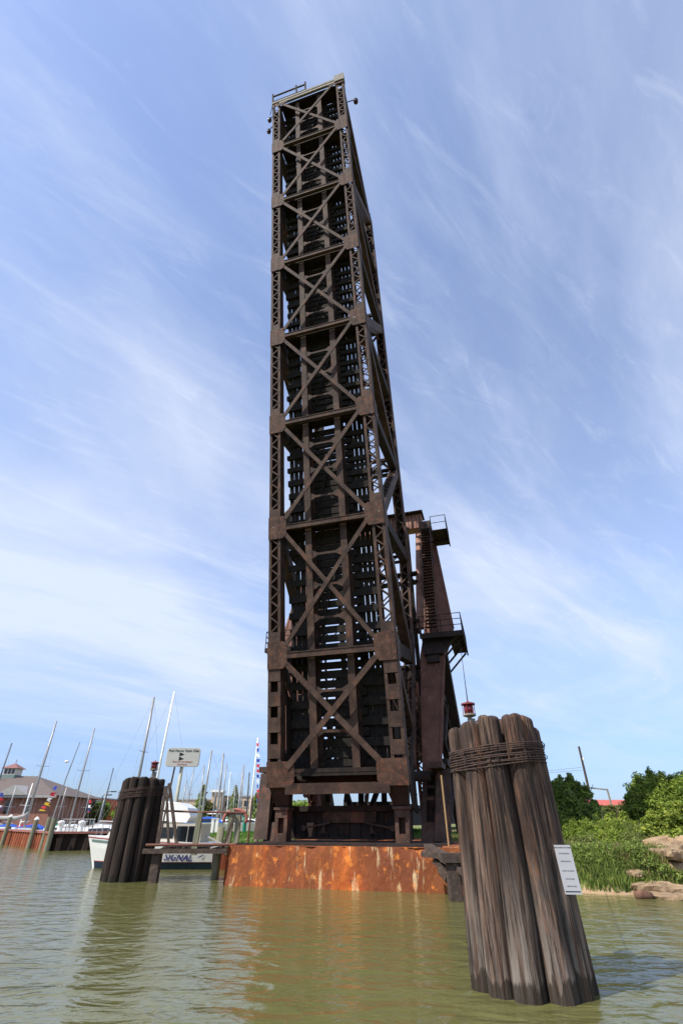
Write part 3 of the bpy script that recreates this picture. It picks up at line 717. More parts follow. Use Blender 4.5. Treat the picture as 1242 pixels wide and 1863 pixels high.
# navigation lanterns hanging at the tip
def hang_lantern(p, arm, label, size=.3):
    t = thing('navigation_lantern', p, label, 'lantern', 'lanterns hung at the tip of the raised span')
    p = V(p)
    m = MB(); m.lathe(p-UP*size*1.1, [(size*.35, 0), (size*.55, size*.15), (size*.55, size*.9), (size*.4, size*1.05)], 10); m.build('lens', LAMPDK, t, smooth=True)
    m = MB(); m.lathe(p-UP*.02, [(size*.6, 0), (size*.5, size*.25), (size*.15, size*.5), (.03, size*.55)], 10); m.tube([p+UP*size*.4, p+UP*size*.8, V(arm)], .04, 6); m.build('hanger', STEEL_IN, t)
q = F(3.95, SP[8]-.35, 1.6); hang_lantern(q, F(3.2, SP[8]-.1, 1.6), 'small lantern on a bracket off the right edge of the span tip', .36)
q = F(-3.62, SP[8]-1.3, .2); hang_lantern(q, F(-3.2, SP[8]-.9, .2), 'upper small lantern off the left edge of the span tip', .3)
q = F(-3.68, SP[8]-2.9, .2); hang_lantern(q, F(-3.2, SP[8]-2.3, .2), 'lower small lantern off the left edge of the span tip', .3)

# ---------------------------------------------------------------- pile dolphins
def pile_mesh(p, top, r0, r1, seed, lean=(0, 0), seg=32):
    g = random.Random(seed); m = MB(); n = 26; pts = []; rad = []
    ph = [g.uniform(0, 6.28) for _ in range(6)]
    L = top-p.z
    for i in range(n):
        t = i/(n-1); z = p.z+(L-.10)*t
        pts.append(V((p.x+lean[0]*t+.012*math.sin(t*7+ph[0]), p.y+lean[1]*t+.012*math.sin(t*6+ph[1]), z))); rad.append(r0+(r1-r0)*t)
    for f, dz in ((.98, .04), (.90, .07), (.72, .088), (.40, .098)): pts.append(pts[n-1]+UP*dz); rad.append(r1*f)
    m.tube(pts, rad, seg)
    ca = pts[0]
    for k, v in enumerate(m.v):                      # checks, flutes and wear down the shaft
        i = k//seg; th = 2*math.pi*(k % seg)/seg; c = pts[i]
        w = 1+.018*math.sin(3*th+ph[2]+i*.03)+.014*math.sin(7*th+ph[3]+i*.02)+.035*math.sin(2*th+ph[4]-i*.05)-.055*max(0, math.sin(5*th+ph[1]+i*.015)-.82)/.18
        z = v.z
        if z < .9: w *= 1-.10*max(0, math.sin(4*th+ph[5]))*min(1, max(0, (.9-z)/.5))
        m.v[k] = V((c.x+(v.x-c.x)*w, c.y+(v.y-c.y)*w, v.z+(.02*math.sin(2*th+ph[0]) if i >= n else 0)))
    return m
def dolphin(c, label, spots, wrapz, wrapn, matp, r0, r1, seed, pitch):
    t = thing('pile_dolphin', (c[0], c[1], 0), label, 'dolphin', 'timber pile dolphins in the river')
    tops = []
    for i, (x, y, top, lx, ly) in enumerate(spots):
        m = pile_mesh(V((c[0]+x, c[1]+y, -.9)), top, r0*rnd.uniform(.92, 1.08), r1*rnd.uniform(.93, 1.07), seed+i, (lx, ly))
        m.build('pile', matp, t, smooth=True)
        f = (wrapz+.9)/(top+.9); tops.append((c[0]+x+lx*f, c[1]+y+ly*f))
    # hull of the pile circles at the height of the wire, then wraps
    pts = []
    for x, y in tops:
        for k in range(20): pts.append((x+(r1*1.06+.012)*math.cos(k*.314), y+(r1*1.06+.012)*math.sin(k*.314)))
    pts = sorted(set(pts)); lo = []; hi = []
    cr = lambda o, a, b: (a[0]-o[0])*(b[1]-o[1])-(a[1]-o[1])*(b[0]-o[0])
    for p in pts:
        while len(lo) >= 2 and cr(lo[-2], lo[-1], p) <= 0: lo.pop()
        lo.append(p)
    for p in reversed(pts):
        while len(hi) >= 2 and cr(hi[-2], hi[-1], p) <= 0: hi.pop()
        hi.append(p)
    hull = lo[:-1]+hi[:-1]
    m = MB(); g = random.Random(seed)
    for w in range(wrapn):
        sl_, ph = g.uniform(-.012, .012), g.uniform(0, 6)
        loop = []
        for k, (x, y) in enumerate(hull+hull[:1]):
            th = math.atan2(y-c[1], x-c[0])
            loop.append(V((x, y, wrapz+w*pitch+.007*math.sin(th*3+ph)+sl_*math.sin(th)+.004*math.sin(th*9+ph*2)+.09*(x-c[0]))))
        m.tube(loop, .0105, 6)
    for k in range(40):                              # staples
        i = g.randrange(len(hull)-1); x, y = hull[i]; z = wrapz+g.randrange(wrapn)*pitch+.09*(x-c[0])
        d = V((x-c[0], y-c[1], 0)).normalized()
        m.tube([V((x, y, z-.03)), V((x, y, z-.015))+d*.03, V((x, y, z+.015))+d*.03, V((x, y, z+.03))], .008, 5)
    m.build('wire_wrap', ROPE, t)
    return t
DC = (2.86, 9.72)
near = [(-.68,.14,3.58,.03,-.02),(-.52,-.17,3.64,.04,.0),(-.21,-.42,3.72,.03,.04),(.23,-.46,3.74,-.02,.05),(.52,-.26,3.74,-.05,.03),(.73,.05,3.60,-.10,0),
        (-.45,.50,3.60,.03,-.04),(.0,.62,3.64,0,-.05),(.44,.48,3.66,-.05,-.04),(-.16,.06,3.74,0,0),(.18,.04,3.72,0,0)]
dn = dolphin(DC, 'large weathered brown dolphin of clustered piles nearest the camera', near, 2.93, 9, PILE, .222, .192, 40, .040)
DL = (-9.2, 25.4)
far = [(-.85,.1,3.74,.04,0),(-.62,-.30,3.80,.03,.05),(-.25,-.52,3.82,.02,.05),(.18,-.55,3.82,0,.05),(.55,-.32,3.80,-.02,.03),(.84,.0,3.76,-.05,0),(-.5,.5,3.75,0,-.05),(.1,.6,3.78,0,-.05),(.55,.45,3.72,0,-.05),(0,0,3.80,0,0)]
dolphin(DL, 'black creosoted dolphin of clustered piles left of the pier', far, 3.02, 8, DPILE, .222, .196, 90, .05)

def post_lantern(p, label, s=1.0):
    t = thing('beacon_lantern', p, label, 'lantern', 'red beacon lanterns on the dolphins'); p = V(p)
    m = MB()
    m.lathe(p+UP*.0, [(.03*s, 0), (.03*s, .16*s)], 8); m.box(p+V((.05*s, .02, .07*s)), V((.03*s,0,0)), V((0,.03*s,0)), V((0,0,.07*s)))
    for k in range(3):
        a_ = k*2.09+.4; m.tube([p+V((.08*s*math.cos(a_), .08*s*math.sin(a_), 0)), p+V((.03*s*math.cos(a_), .03*s*math.sin(a_), .15*s))], .007*s, 5)
    m.build('stand', PALE, t)
    m = MB(); m.lathe(p+UP*.16*s, [(.055*s, 0), (.105*s, .02*s), (.105*s, .045*s), (.08*s, .05*s)], 14); m.build('base', PALE, t)
    m = MB(); m.lathe(p+UP*.21*s, [(.072*s, 0), (.078*s, .07*s), (.072*s, .14*s)], 16); m.build('lens', LAMPRED, t, smooth=True)
    m = MB(); m.lathe(p+UP*.35*s, [(.115*s, 0), (.11*s, .02*s), (.06*s, .035*s), (.02*s, .045*s), (.012*s, .07*s)], 14, )
    for k in range(6): a_ = k*1.047; m.tube([p+V((.095*s*math.cos(a_), .095*s*math.sin(a_), .2*s)), p+V((.095*s*math.cos(a_), .095*s*math.sin(a_), .36*s))], .006*s, 5)
    m.build('cap', flat('faded red cap', (.20,.04,.04), .6), t)
post_lantern((2.60, 10.38, 3.68), 'red glass lantern on a pale stand atop the big near dolphin', 1.25)
post_lantern((-8.82, 25.4, 3.83), 'tiny red lantern on top of the black left dolphin', 1.7)

# notice on the near dolphin
p0 = V((3.52, 9.26, 1.48)); nr = V((-.10, -1, 0)).normalized(); rt = UP.cross(nr)*1; rt = V((.995, -.10, 0)); up_ = (UP*1-rt*.045).normalized()
nb = thing('notice_board', p0-up_*.36, 'white printed notice hung on the right side of the near dolphin', 'notice')
m = MB(); m.box(p0, rt*.125, up_*.31, nr*.006); m.build('panel', NOTICE, nb)
def nline(s, y, size, matx, x=0): text('lettering', s, size, p0+nr*.008+up_*y+rt*x, rt, up_, matx, nb, .001)
nline('PORT HURON CITY DOCK', .275, .021, BLACK)
for y, s in ((.20, 'NO TRESPASSING'), (.10, 'BRIDGE SIGNALS'), (-.02, 'LIGHTS AND BELLS'), (-.12, 'STAND CLEAR'), (-.21, 'KEEP OFF PILES')): nline(s, y, .021, INKG)
m = MB(); m.box(p0+nr*.0075-up_*.275, rt*.11, up_*.006, nr*.001); m.build('bottom_rule', BLACK, nb)

# ---------------------------------------------------------------- dock remains right of the pier
dk = thing('ruined_dock', (3.6, 19.4, 0), 'broken grey timber dock stub at the right end of the pier', 'dock')
m = MB(); m.cube(3.42, 3.80, 19.15, 19.5, -1, .98); m.build('post', TIMBER, dk)
m = MB(); m.cube(4.25, 4.6, 19.6, 19.95, -1, .9); m.build('post', TIMBER, dk)
m = MB(); m.cube(3.25, 4.75, 19.05, 19.55, .99, 1.24); m.build('cap_beam', TIMBER, dk)
for p, q, w in ((at(768,1553,20.6), at(850,1563,19.4), .20), (at(778,1540,20.9), at(850,1590,18.9), .34), (at(785,1545,21.3), at(860,1580,19.3), .26), (at(790,1566,20.4), at(850,1610,19.6), .2), (at(800,1580,20.2), at(815,1600,19.7), .18)):
    m = MB(); m.beam(p, q, w, .16); m.build('beam', TIMBER, dk)
m = MB(); p = B(4.75, -.6, 1.3); m.tube([p, p+V((-.02, 0, 2.4))], .035, 8); tag(m.build('pipe_post', flat('tan pipe', (.35,.22,.10), .7)), 'thin tan pipe standing at the right end of the pier', 'pipe')
m = MB(); pa, pb = B(5.9, 6.6, 11.2), V((2.60, 10.38, 4.20)); m.tube([pa.lerp(pb, i/8)-UP*(.35*4*(i/8)*(1-i/8)) for i in range(9)], .012, 5); tag(m.build('power_cable', STEEL_IN), 'thin dark cable from the tower platform to the near red lantern', 'cable')

# ---------------------------------------------------------------- catwalk between left dolphin and pier
cwk = thing('catwalk', (-6.2, 24.9, 0), 'rickety timber catwalk from the black dolphin to the pier', 'catwalk')
y0, y1 = 24.7, 25.1
m = MB(); m.cube(-7.92, -7.58, 24.55, 24.9, -1, 1.12); m.build('post', TIMBER, cwk)
m = MB(); m.tube([V((-5.55, 26.2, -1)), V((-5.5, 26.2, 1.9))], .16, 10); m.build('post', GPILE, cwk, smooth=True)
m = MB(); m.beam(V((-8.3, 24.45, 1.07)), V((-4.1, 24.25, 1.08)), .12, .17); m.build('side_beam', TIMBER, cwk)
m = MB(); m.beam(V((-8.0, 25.9, 1.07)), V((-4.1, 25.5, 1.08)), .10, .12); m.build('side_beam', TIMBER, cwk)
m = MB(); m.tube([V((-8.2, 24.4, 1.28)), V((-4.3, 24.2, 1.30))], .05, 8); m.build('pipe_rail', RPIPE, cwk)
m = MB(); m.tube([V((-8.2, 25.5, 2.52)), V((-6.2, 25.4, 2.46)), V((-4.3, 25.3, 2.44))], .04, 8); m.build('pipe_rail', RPIPE, cwk)
m = MB()
for i in range(16): m.beam(V((-7.7+i*.2, 25.35, 1.16)), V((-7.7+i*.2, 26.0, 1.17)), .17, .05)
m.build('deck', TIMBER, cwk)
for x, y, z0, z1, lx in ((-6.35, 25.2, .9, 2.45, .05), (-5.0, 25.5, .9, 2.6, .06), (-4.62, 25.4, .9, 2.35, 0)):
    m = MB(); m.beam(V((x, y, z0)), V((x+lx, y, z1)), .22, .22, V((0,1,0))); m.build('rail_post', GPILE, cwk)
m = MB(); m.beam(V((-5.15, 25.2, 1.1)), V((-4.75, 25.2, 2.35)), .10, .10, V((0,1,0))); m.build('leaning_post', TIMBER, cwk)
for pa, pb, w in (((288,1540),(318,1395.5),.07), ((285,1540),(302,1432),.12), ((307,1538),(303,1430),.10), ((322,1538),(308,1425),.13)):
    m = MB(); m.beam(at(*pa, 24.9), at(*pb, 25.1), w, w*.6, V((0,1,0))); m.build('leaning_plank', TIMBER, cwk)
for pa, pb in (((375,1520),(405,1536)), ((382,1543),(415,1534))):
    m = MB(); m.beam(at(*pa, 25.4), at(*pb, 25.0), .06, .05); m.build('loose_plank', GREYW, cwk)
lb = thing('buoy_box', at(428, 1500, 26), 'salmon pink rounded box with a small sign on the catwalk posts', 'box')
m = MB(); c = at(428, 1490, 26)
pts = [c+V((.52*math.cos(t)*(1 if abs(math.cos(t)) > .5 else 1.05), 0, .36*math.sin(t))) for t in [R(x) for x in range(-25, 206, 15)]]
m.tube(pts, .07, 8); m.build('hoop', PINK, lb, smooth=True)
m = MB(); m.box(c+V((0, .05, .08)), V((.34,0,0)), V((0,.03,0)), V((0,0,.16))); m.build('panel', TEAL, lb)

# ---------------------------------------------------------------- boat with its name on the side
def cruiser():
    o = V((-9.75, 32.2, 0)); b = thing('cabin_cruiser', o, 'white cabin cruiser with navy bottom and lettered side behind the black dolphin', 'boat')
    L0, L1 = -3.75, 2.95; stn = [0, .12, .28, .5, .75, 1]
    def sec(t):
        x = L0+(L1-L0)*t; w = 1.38*(1-(1-min(1, t/.5))**2.3) if t < .5 else 1.38-.12*(t-.5)
        z = 1.48-.42*t+.06*t*t
        return x, w, z
    m = MB(); rings = []; K = 14
    for i in range(K):
        t = i/(K-1); x, w, z = sec(t); w = max(w, .02)
        fl = (1-t)**2*.85                           # flare and rake at the bow
        ring = [(x-fl*.75, -w, z), (x-fl*.45, -w*.97, z*.62), (x-fl*.1, -w*.88, .30), (x, -w*.80, .0), (x+.1*(1-t), 0, -.35),
                (x, w*.80, .0), (x-fl*.1, w*.88, .30), (x-fl*.45, w*.97, z*.62), (x-fl*.75, w, z)]
        rings.append([o+V(p) for p in ring])
    for r_ in rings: m.v += r_
    n = 9
    for i in range(K-1):
        for j in range(n-1): m.f.append((i*n+j, i*n+j+1, (i+1)*n+j+1, (i+1)*n+j))
        m.f.append((i*n+n-1, i*n, (i+1)*n, (i+1)*n+n-1))
    m.f.append(tuple(range((K-1)*n, K*n))); m.f.append(tuple(range(n))[::-1])
    h = m.build('hull', WHITE, b)
    def side(t, f, off=.012):                        # point on the near side, f = 0 sheer .. 1 waterline
        i = min(K-2, int(t*(K-1))); q = t*(K-1)-i
        lv = [0, .38, .80, 1.0]
        def col(r_):
            zz = [r_[0], r_[1], r_[2], r_[3]]
            for a in range(3):
                if lv[a] <= f <= lv[a+1]: return zz[a].lerp(zz[a+1], (f-lv[a])/(lv[a+1]-lv[a]))
        return col(rings[i]).lerp(col(rings[i+1]), q)+V((0, -off, 0))
    def strip(name, f0, f1, t0, t1, mt, off=.015):
        s = MB(); nn = 24; s.v = []
        for i in range(nn+1):
            t = t0+(t1-t0)*i/nn; s.v += [side(t, f0, off), side(t, f1, off)]
        s.f = [(2*i, 2*i+1, 2*i+3, 2*i+2) for i in range(nn)]
        s.build(name, mt, h)
    strip('boot_bottom', .80, 1.0, .02, .999, NAVY); strip('boot_stripe', .775, .798, .02, .999, REDP, .018)
    strip('rub_rail', .70, .77, .3, .999, WHITE, .03)
    strip('sheer_stripe', .045, .075, .0, .999, REDP, .02); strip('bow_band', .12, .20, .03, .30, TEAL, .016)
    text('boat_name', 'SIGNAL', .44, side(.735, .60, .03), side(.85, .4)-side(.55, .4), UP, INKN, b, .004, .25, .008)
    sw = MB(); c = side(.885, .54, .03)
    sw.prism([c+V((-.02, 0, -.05)), c+V((.16, 0, -.02)), c+V((.36, 0, .09)), c+V((.18, 0, .05))], V((0, -.004, 0)))
    sw.build('flourish', INKN, b)
    m = MB()                                         # foredeck and cabin trunk
    m.prism([o+V(p) for p in ((-3.15,-.62,1.42),(-1.5,-.8,1.30),(-1.5,-.8,2.25),(-2.55,-.66,2.25))], V((0, 1.3, 0))); m.build('trunk_cabin', WHITE, b)
    m = MB(); m.prism([o+V(p) for p in ((-2.98,-.655,1.62),(-1.7,-.80,1.55),(-1.7,-.80,2.1),(-2.62,-.685,2.1))], V((0,-.01,0))); m.build('windscreen', GLASS, b)
    m = MB(); m.prism([o+V(p) for p in ((-1.9,-1.1,1.3),(-.32,-1.15,1.15),(-.32,-1.15,2.2),(-1.3,-1.05,2.25))], V((0, 2.2, 0))); cab = m.build('wheelhouse', WHITE, b)
    m = MB(); m.prism([o+V(p) for p in ((-1.5,-1.115,1.7),(-.45,-1.14,1.7),(-.45,-1.14,2.12),(-1.3,-1.115,2.12))], V((0,-.01,0))); m.build('window', GLASS, cab)
    m = MB(); m.prism([o+V(p) for p in ((-.2,-1.205,1.35),(.7,-1.205,1.35),(.7,-1.205,1.85),(-.2,-1.205,1.85))], V((0,-.01,0))); m.build('window', GLASS, cab)
    m = MB(); m.prism([o+V(p) for p in ((-2.75,-.9,2.28),(-1.7,-1.2,2.26),(1.3,-1.2,2.06),(1.45,-1.1,2.35),(1.2,-1.05,2.75),(.7,-1.0,3.0),(-.3,-.9,3.08),(-1.3,-.9,3.0),(-2.2,-.9,2.65))], V((0, 2.2, 0))); m.build('flybridge', WHITE, b)
    m = MB(); m.prism([o+V(p) for p in ((-.3,-1.2,1.05),(2.15,-1.2,1.0),(2.15,-1.2,2.0),(-.3,-1.2,2.02))], V((0, 2.3, 0))); ac = m.build('aft_cabin', CREAM, b)
    for xa, xb in ((.85, 1.42), (1.48, 2.02)):
        m = MB(); m.cube(o.x+xa, o.x+xb, o.y-1.225, o.y-1.205, 1.18, 1.90); m.build('window', GLASS, ac)
    m = MB()                                         # bow rail
    for yy in (-1, 1):
        pts = []
        for i in range(7):
            t = .0+.33*i/6; x, w, z = sec(t); fl = (1-t)**2*.85*.75
            pp = o+V((x-fl+.1, yy*(w*.93), z)); pts.append(pp+UP*.55); m.tube([pp, pp+UP*.55], .015, 5)
        m.tube(pts, .018, 5)
    m.build('bow_rail', ALU, b)
    m = MB(); m.tube([o+V((-.6,-.5,2.7)), o+V((-.5,-.5,4.0))], .012, 5); m.build('antenna', WHITE, b)
cruiser()

# ---------------------------------------------------------------- yacht club sign
sc_ = at(333, 1377.5, 40); yc = thing('yacht_club_sign', (sc_.x, 40.2, gz(sc_.x, 40.2)), 'rounded white club sign with lettering on a tall pale pole', 'sign')
srt = V((1, .06, 0)).normalized(); sn = V((srt.y, -srt.x, 0)); W2, H2 = 1.20, .62
m = MB(); pts = []
for cx_, cz_, a0 in ((1,1,0), (-1,1,90), (-1,-1,180), (1,-1,270)):
    for k in range(5):
        a_ = R(a0+k*22.5); pts.append(sc_+srt*(cx_*(W2-.2)+.2*math.cos(a_))+UP*(cz_*(H2-.2)+.2*math.sin(a_)))
m.prism(pts[::-1], -sn*.14); m.build('panel', SIGNW, yc)
m = MB(); m.prism([sc_+(p-sc_)*1.03+sn*-.02 for p in pts[::-1]], -sn*.10); m.build('frame', flat('pale frame', (.62,.64,.62), .5), yc)
m = MB(); m.tube([V((sc_.x-.05, sc_.y+.3, -.2)), V((sc_.x-.05, sc_.y+.3, sc_.z))], .13, 12); m.build('pole', flat('pale pole', (.40,.40,.33), .6), yc, smooth=True)
text('lettering', 'Port Huron Yacht Club', .235, sc_+UP*.43+sn*.012, srt, UP, BLACK, yc, .004, .15)
text('lettering', 'There Are No Strangers', .15, sc_-UP*.30+sn*.012, srt, UP, INKR, yc, .004, .15)
text('lettering', 'Only Friends', .14, sc_-UP*.48+sn*.012, srt, UP, INKR, yc, .004, .15)
m = MB()
for z in (.19, -.10): m.prism([sc_+srt*x+UP*y+sn*.014 for x, y in ((-.28, z+.13), (-.28, z-.12), (.08, z))], sn*.004)
m.build('burgee', BLACK, yc)

# ---------------------------------------------------------------- sheet pile wall with piles and bollards
A_ = V((-46, 75, 0)); C_ = on_z(92, 1548); D_ = on_z(168, 1547)+V((1.5, .3, 0))
DSHEET = mat('sheet piling with painted shade', [(.3, (.018,.013,.011)), (.7, (.05,.03,.022))], scale=(2,2,.4), ns=1.5, rough=.9)  # darker copy of the sheet piling: the wall's shade put into its colour
def sheetwall(p, q, label, step=.5, mt=SHEET):
    t = thing('sheet_pile_wall', (p+q)/2, label, 'quay wall', 'rusted sheet pile quay walls')
    m = MB(); d = (q-p).normalized(); n = V((d.y, -d.x, 0)); L = (q-p).length; k = int(L/step); prof = []
    for i in range(k+1):
        o_ = .16 if i % 2 else -.16
        prof += [p+d*(i*step-step*.32)+n*o_, p+d*(i*step+step*.32)+n*o_]
    b = len(prof); m.v = [V((v.x, v.y, -1.2)) for v in prof]+[V((v.x, v.y, 1.25)) for v in prof]
    m.f = [(i, i+1, b+i+1, b+i) for i in range(b-1)]
    m.build('piling', mt, t)
    m = MB(); m.beam(p+UP*1.30-n*.1, q+UP*1.30-n*.1, .7, .16); m.build('cap', CAPR, t)
    return t
sheetwall(A_, C_, 'sunlit orange rusted sheet pile wall at the far left', .55)
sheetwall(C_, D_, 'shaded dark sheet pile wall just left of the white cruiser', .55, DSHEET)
m = MB(); m.prism([V((A_.x, A_.y, 1.2)), V((C_.x, C_.y, 1.2)), V((D_.x, D_.y, 1.2)), V((D_.x-1, D_.y+5, 1.2)), V((-38, 80, 1.2))], UP*.05); tag(m.build('quay_deck', flat('quay concrete', (.36,.34,.31), .9)), kind='structure')
for i, (xt, yt, xb, yb) in enumerate(((19,1487,4,1537), (61,1492,52,1544), (88,1486,75,1546), (96,1488,84,1549))):
    b = on_z(xb, yb); t = at(xt, yt, b.y)
    m = MB(); m.tube([V((b.x, b.y, -1.2)), V((b.x, b.y, t.z))], [.25, .2], 12)
    o = m.build('mooring_pile', GPILE, smooth=False)
    tag(o, ['grey mooring pile with a white cap at the far left of the quay', 'short grey mooring pile before the middle of the orange quay wall', 'left one of the close pair of grey piles at the quay corner', 'right one of the close pair of grey piles at the quay corner'][i], 'pile', 'grey mooring piles along the quay')
    if i < 2:
        k = MB(); k.lathe(V((b.x, b.y, t.z)), [(.22, 0), (.22, .1), (.05, .28)], 12); k.build('cap', WHITE, o)
for i, (x, y) in enumerate(((108, 1512), (146, 1512))):
    q = at(x, y, 52.5); m = MB(); m.lathe(V((q.x, q.y, 1.25)), [(.26, 0), (.2, .5), (.3, .75), (.3, .88), (.1, .95)], 10)
    tag(m.build('dock_bollard', WHITE), ['white bollard on the quay beside the corner piles', 'white bollard on the quay near the cruiser bow'][i], 'bollard', 'white bollards on the quay')
rl = thing('quay_railing', at(140, 1508, 54), 'thin pale railing along the quay left of the cruiser', 'railing')
m = MB()
for i in range(9): q = at(112+i*7, 1510, 54); m.tube([V((q.x, q.y, 1.2)), V((q.x, q.y, 2.3))], .035, 6)
m.build('posts', GREYW, rl)
m = MB()
for z in (1.75, 2.3): q = at(110, 1510, 54); w = at(170, 1510, 54); m.tube([V((q.x, q.y, z)), V((w.x, w.y, z))], .035, 6)
m.build('rails', GREYW, rl)

# ---------------------------------------------------------------- sailboats in the basin
def sailboat(top, Y, label, hull=WHITE, cover=None, mastm=ALU, L=8.5, head=None, boom=1, r=.085, spread=1, z0=0, flags=None, hullz=0):
    tp = at(*top, Y); x, y, zt = tp
    a_ = R(head if head is not None else rnd.choice((0, 180))+rnd.uniform(-25, 25)); fx = V((math.cos(a_), math.sin(a_), 0)); fy = V((-fx.y, fx.x, 0))
    t = thing('sailboat', (x, y, z0), label, 'sailboat', 'sailboats moored in the basin')
    o = V((x, y, z0))
    P = lambda l, w, z: o+fx*l+fy*w+UP*z
    m = MB(); K = 12; n = 7; fb = 1.0
    for i in range(K):
        q = i/(K-1); l = L*(.42-q*1.0)
        w = 1.25*math.sin(min(1, .06+q*1.25)*math.pi/2)**.8*(1 if q < .7 else 1-.35*(q-.7)/.3)
        z = fb+.25*(1-q)**2
        m.v += [P(l+.5*(1-q), -w, z), P(l+.2*(1-q), -w*.9, .35), P(l, -w*.6, -.05), P(l, 0, -.3), P(l, w*.6, -.05), P(l+.2*(1-q), w*.9, .35), P(l+.5*(1-q), w, z)]
    for i in range(K-1):
        for j in range(n-1): m.f.append((i*n+j, i*n+j+1, (i+1)*n+j+1, (i+1)*n+j))
        m.f.append((i*n+n-1, i*n, (i+1)*n, (i+1)*n+n-1))
    m.f.append(tuple(range(n))[::-1]); m.f.append(tuple(range((K-1)*n, K*n)))
    m.build('hull', hull, t)
    m = MB(); m.prism([P(1.9,-.7,fb), P(-1.6,-.75,fb), P(-1.5,-.6,fb+.5), P(.9,-.5,fb+.45)], fy*1.3); m.build('cabin', WHITE, t)
    m = MB(); m.tube([P(0,0,fb), P(-.05,0,zt*.5), P(-.16,0,zt-z0)], [r*1.25, r*1.2, r*.9], 8); ms = m.build('mast', mastm, t, smooth=True)
    if spread:
        m = MB(); h = zt*.6; m.tube([P(-.08,-.75,h+.05), P(-.06,0,h), P(-.08,.75,h+.05)], .03, 6); m.build('spreader', mastm, ms)
    m = MB()
    m.tube([P(-.15,0,zt-.05), P(L*.42,0,fb+.2)], .011, 4); m.tube([P(-.15,0,zt-.05), P(-L*.52,0,fb+.2)], .009, 4)
    for w in (-1, 1): m.tube([P(-.15,0,zt-.3), P(-.08,w*.75,zt*.6), P(-.1,w*1.15,fb)], .007, 4)
    m.build('rigging', WIRE, t)
    if boom:
        m = MB(); m.tube([P(-.1,0,fb+1.05), P(-3.6,0,fb+1.15)], .06, 6); bm = m.build('boom', mastm, t)
        if cover: m = MB(); m.tube([P(-.1,0,fb+1.5), P(-.5,0,fb+1.35), P(-2,0,fb+1.25), P(-3.5,0,fb+1.22)], [.13, .2, .17, .10], 8); m.build('sail_cover', cover, bm, smooth=True)
    return t
MASTS = [((232,1420),88,'hair thin mast over the trees touching the black dolphin',None,ALU,.06), ((345,1430),92,'short mast under the right half of the club sign',None,ALU,.06), ((395,1415),94,'thin mast left of the glazed entrance',None,ALU,.06), ((421,1405),89,'thin mast right of the pair at the glazed entrance',None,WHITE,.06), ((436,1432),99,'shortest mast over the tan building',None,ALU,.06), ((463,1422),93,'short mast close left of the signal flag mast',None,ALU,.06),
 ((103,1312),69,'tall pale mast before the brick clubhouse',None,ALU,.12), ((172,1325),70,'mid grey mast halfway between clubhouse and black dolphin',None,ALU,.10),
 ((22,1352),76,'dark blue mast beside the clubhouse cupola',None,DARKM,.09), ((283,1268),56,'thick grey mast rising from behind the black dolphin',None,ALU,.13),
 ((315,1258),58,'tallest mast with spreaders left of the club sign',None,WHITE,.11), ((383,1365),72,'tall grey mast just right of the club sign',None,ALU,.12),
 ((374,1393),76,'shorter mast hugging a taller grey one right of the club sign',GREEN,ALU,.09), ((409,1370),70,'tall mast before the tan building entrance',GREEN,ALU,.12),
 ((414,1390),84,'thin mast close behind the one at the tan building entrance',None,ALU,.09), ((442,1391),80,'thin mast midway along the tan building',BLUE,ALU,.10),
 ((467,1342),66,'mast dressed with a string of signal flags',None,WHITE,.09), ((456,1405),68,'dark leaning looking mast left of the signal flags',NAVY,DARKM,.08),
 ((205,1397),88,'thin blue mast over the far trees left of the black dolphin',None,DARKM,.08), ((352,1395),86,'thin mast in line with the right edge of the club sign',None,ALU,.07),
 ((122,1430),80,'short thin mast right of the clubhouse roof',None,ALU,.07), ((166,1433),84,'short thin mast beside a street lamp left of centre',None,ALU,.06),
 ((430,1425),96,'faint short mast over the middle of the tan building',None,ALU,.06), ((338,1420),78,'slim mast hidden partly behind the club sign pole',GREEN,ALU,.08),
 ((60,1425),77,'pale mast crossing the clubhouse roof',None,WHITE,.08), ((30,1430),80,'thin pale mast in front of the clubhouse wall',None,ALU,.07),
 ((445,1405),90,'far mast between the tan building windows',None,ALU,.07), ((192,1440),78,'stubby mast left beside the black dolphin',None,ALU,.07)]
for (tp, Y, lb_, cv, mm, rr) in MASTS:
    z0 = 0
    x = at(*tp, Y).x
    if gz(x, Y) > -.3: z0 = gz(x, Y)+.9            # hauled out on the hard
    o = sailboat(tp, Y, 'white sailboat with a '+lb_, head=126 if tp[0] < 180 else None, cover=cv, mastm=mm, r=rr, z0=z0, L=9 if rr > .1 else 7.5)
    if z0 > .3:
        m = MB(); p = ORG[o.name]
        for dx in (-1.6, 1.4):
            for dy in (-.5, .5): m.beam(V((p.x+dx, p.y+dy, z0-1.0)), V((p.x+dx, p.y+dy*.5, z0+.25)), .14, .14, V((0,1,0)))
        m.build('cradle', BLUE, o)
# leaning davit pole with radar
t = thing('radar_pole', at(95, 1487, 58), 'slim grey pole with a bright radar dome right of the tallest clubhouse mast', 'pole')
m = MB(); b = at(95,1490,58); q = at(146,1350,58); m.tube([V((b.x, 58, 1.2)), V((b.x+.3, 58, 6.0)), V((q.x, 58, q.z))], [.07,.06,.04], 8); m.build('pole', ALU, t)
m = MB(); q = at(122,1386,57.7); m.lathe(q-UP*.1, [(.1,0),(.22,.05),(.22,.18),(.1,.25)], 10); m.build('radar', WHITE, t, smooth=True)
# furled boom of the nearest left boat
m = MB(); m.tube([at(-5,1488,68), at(30,1489,68), at(45,1485,68), at(52,1478,68)], [.22,.26,.22,.1], 10); tag(m.build('furled_sail', GREYW, smooth=True), 'grey furled sail bundle lying above the left quay boats', 'sail')
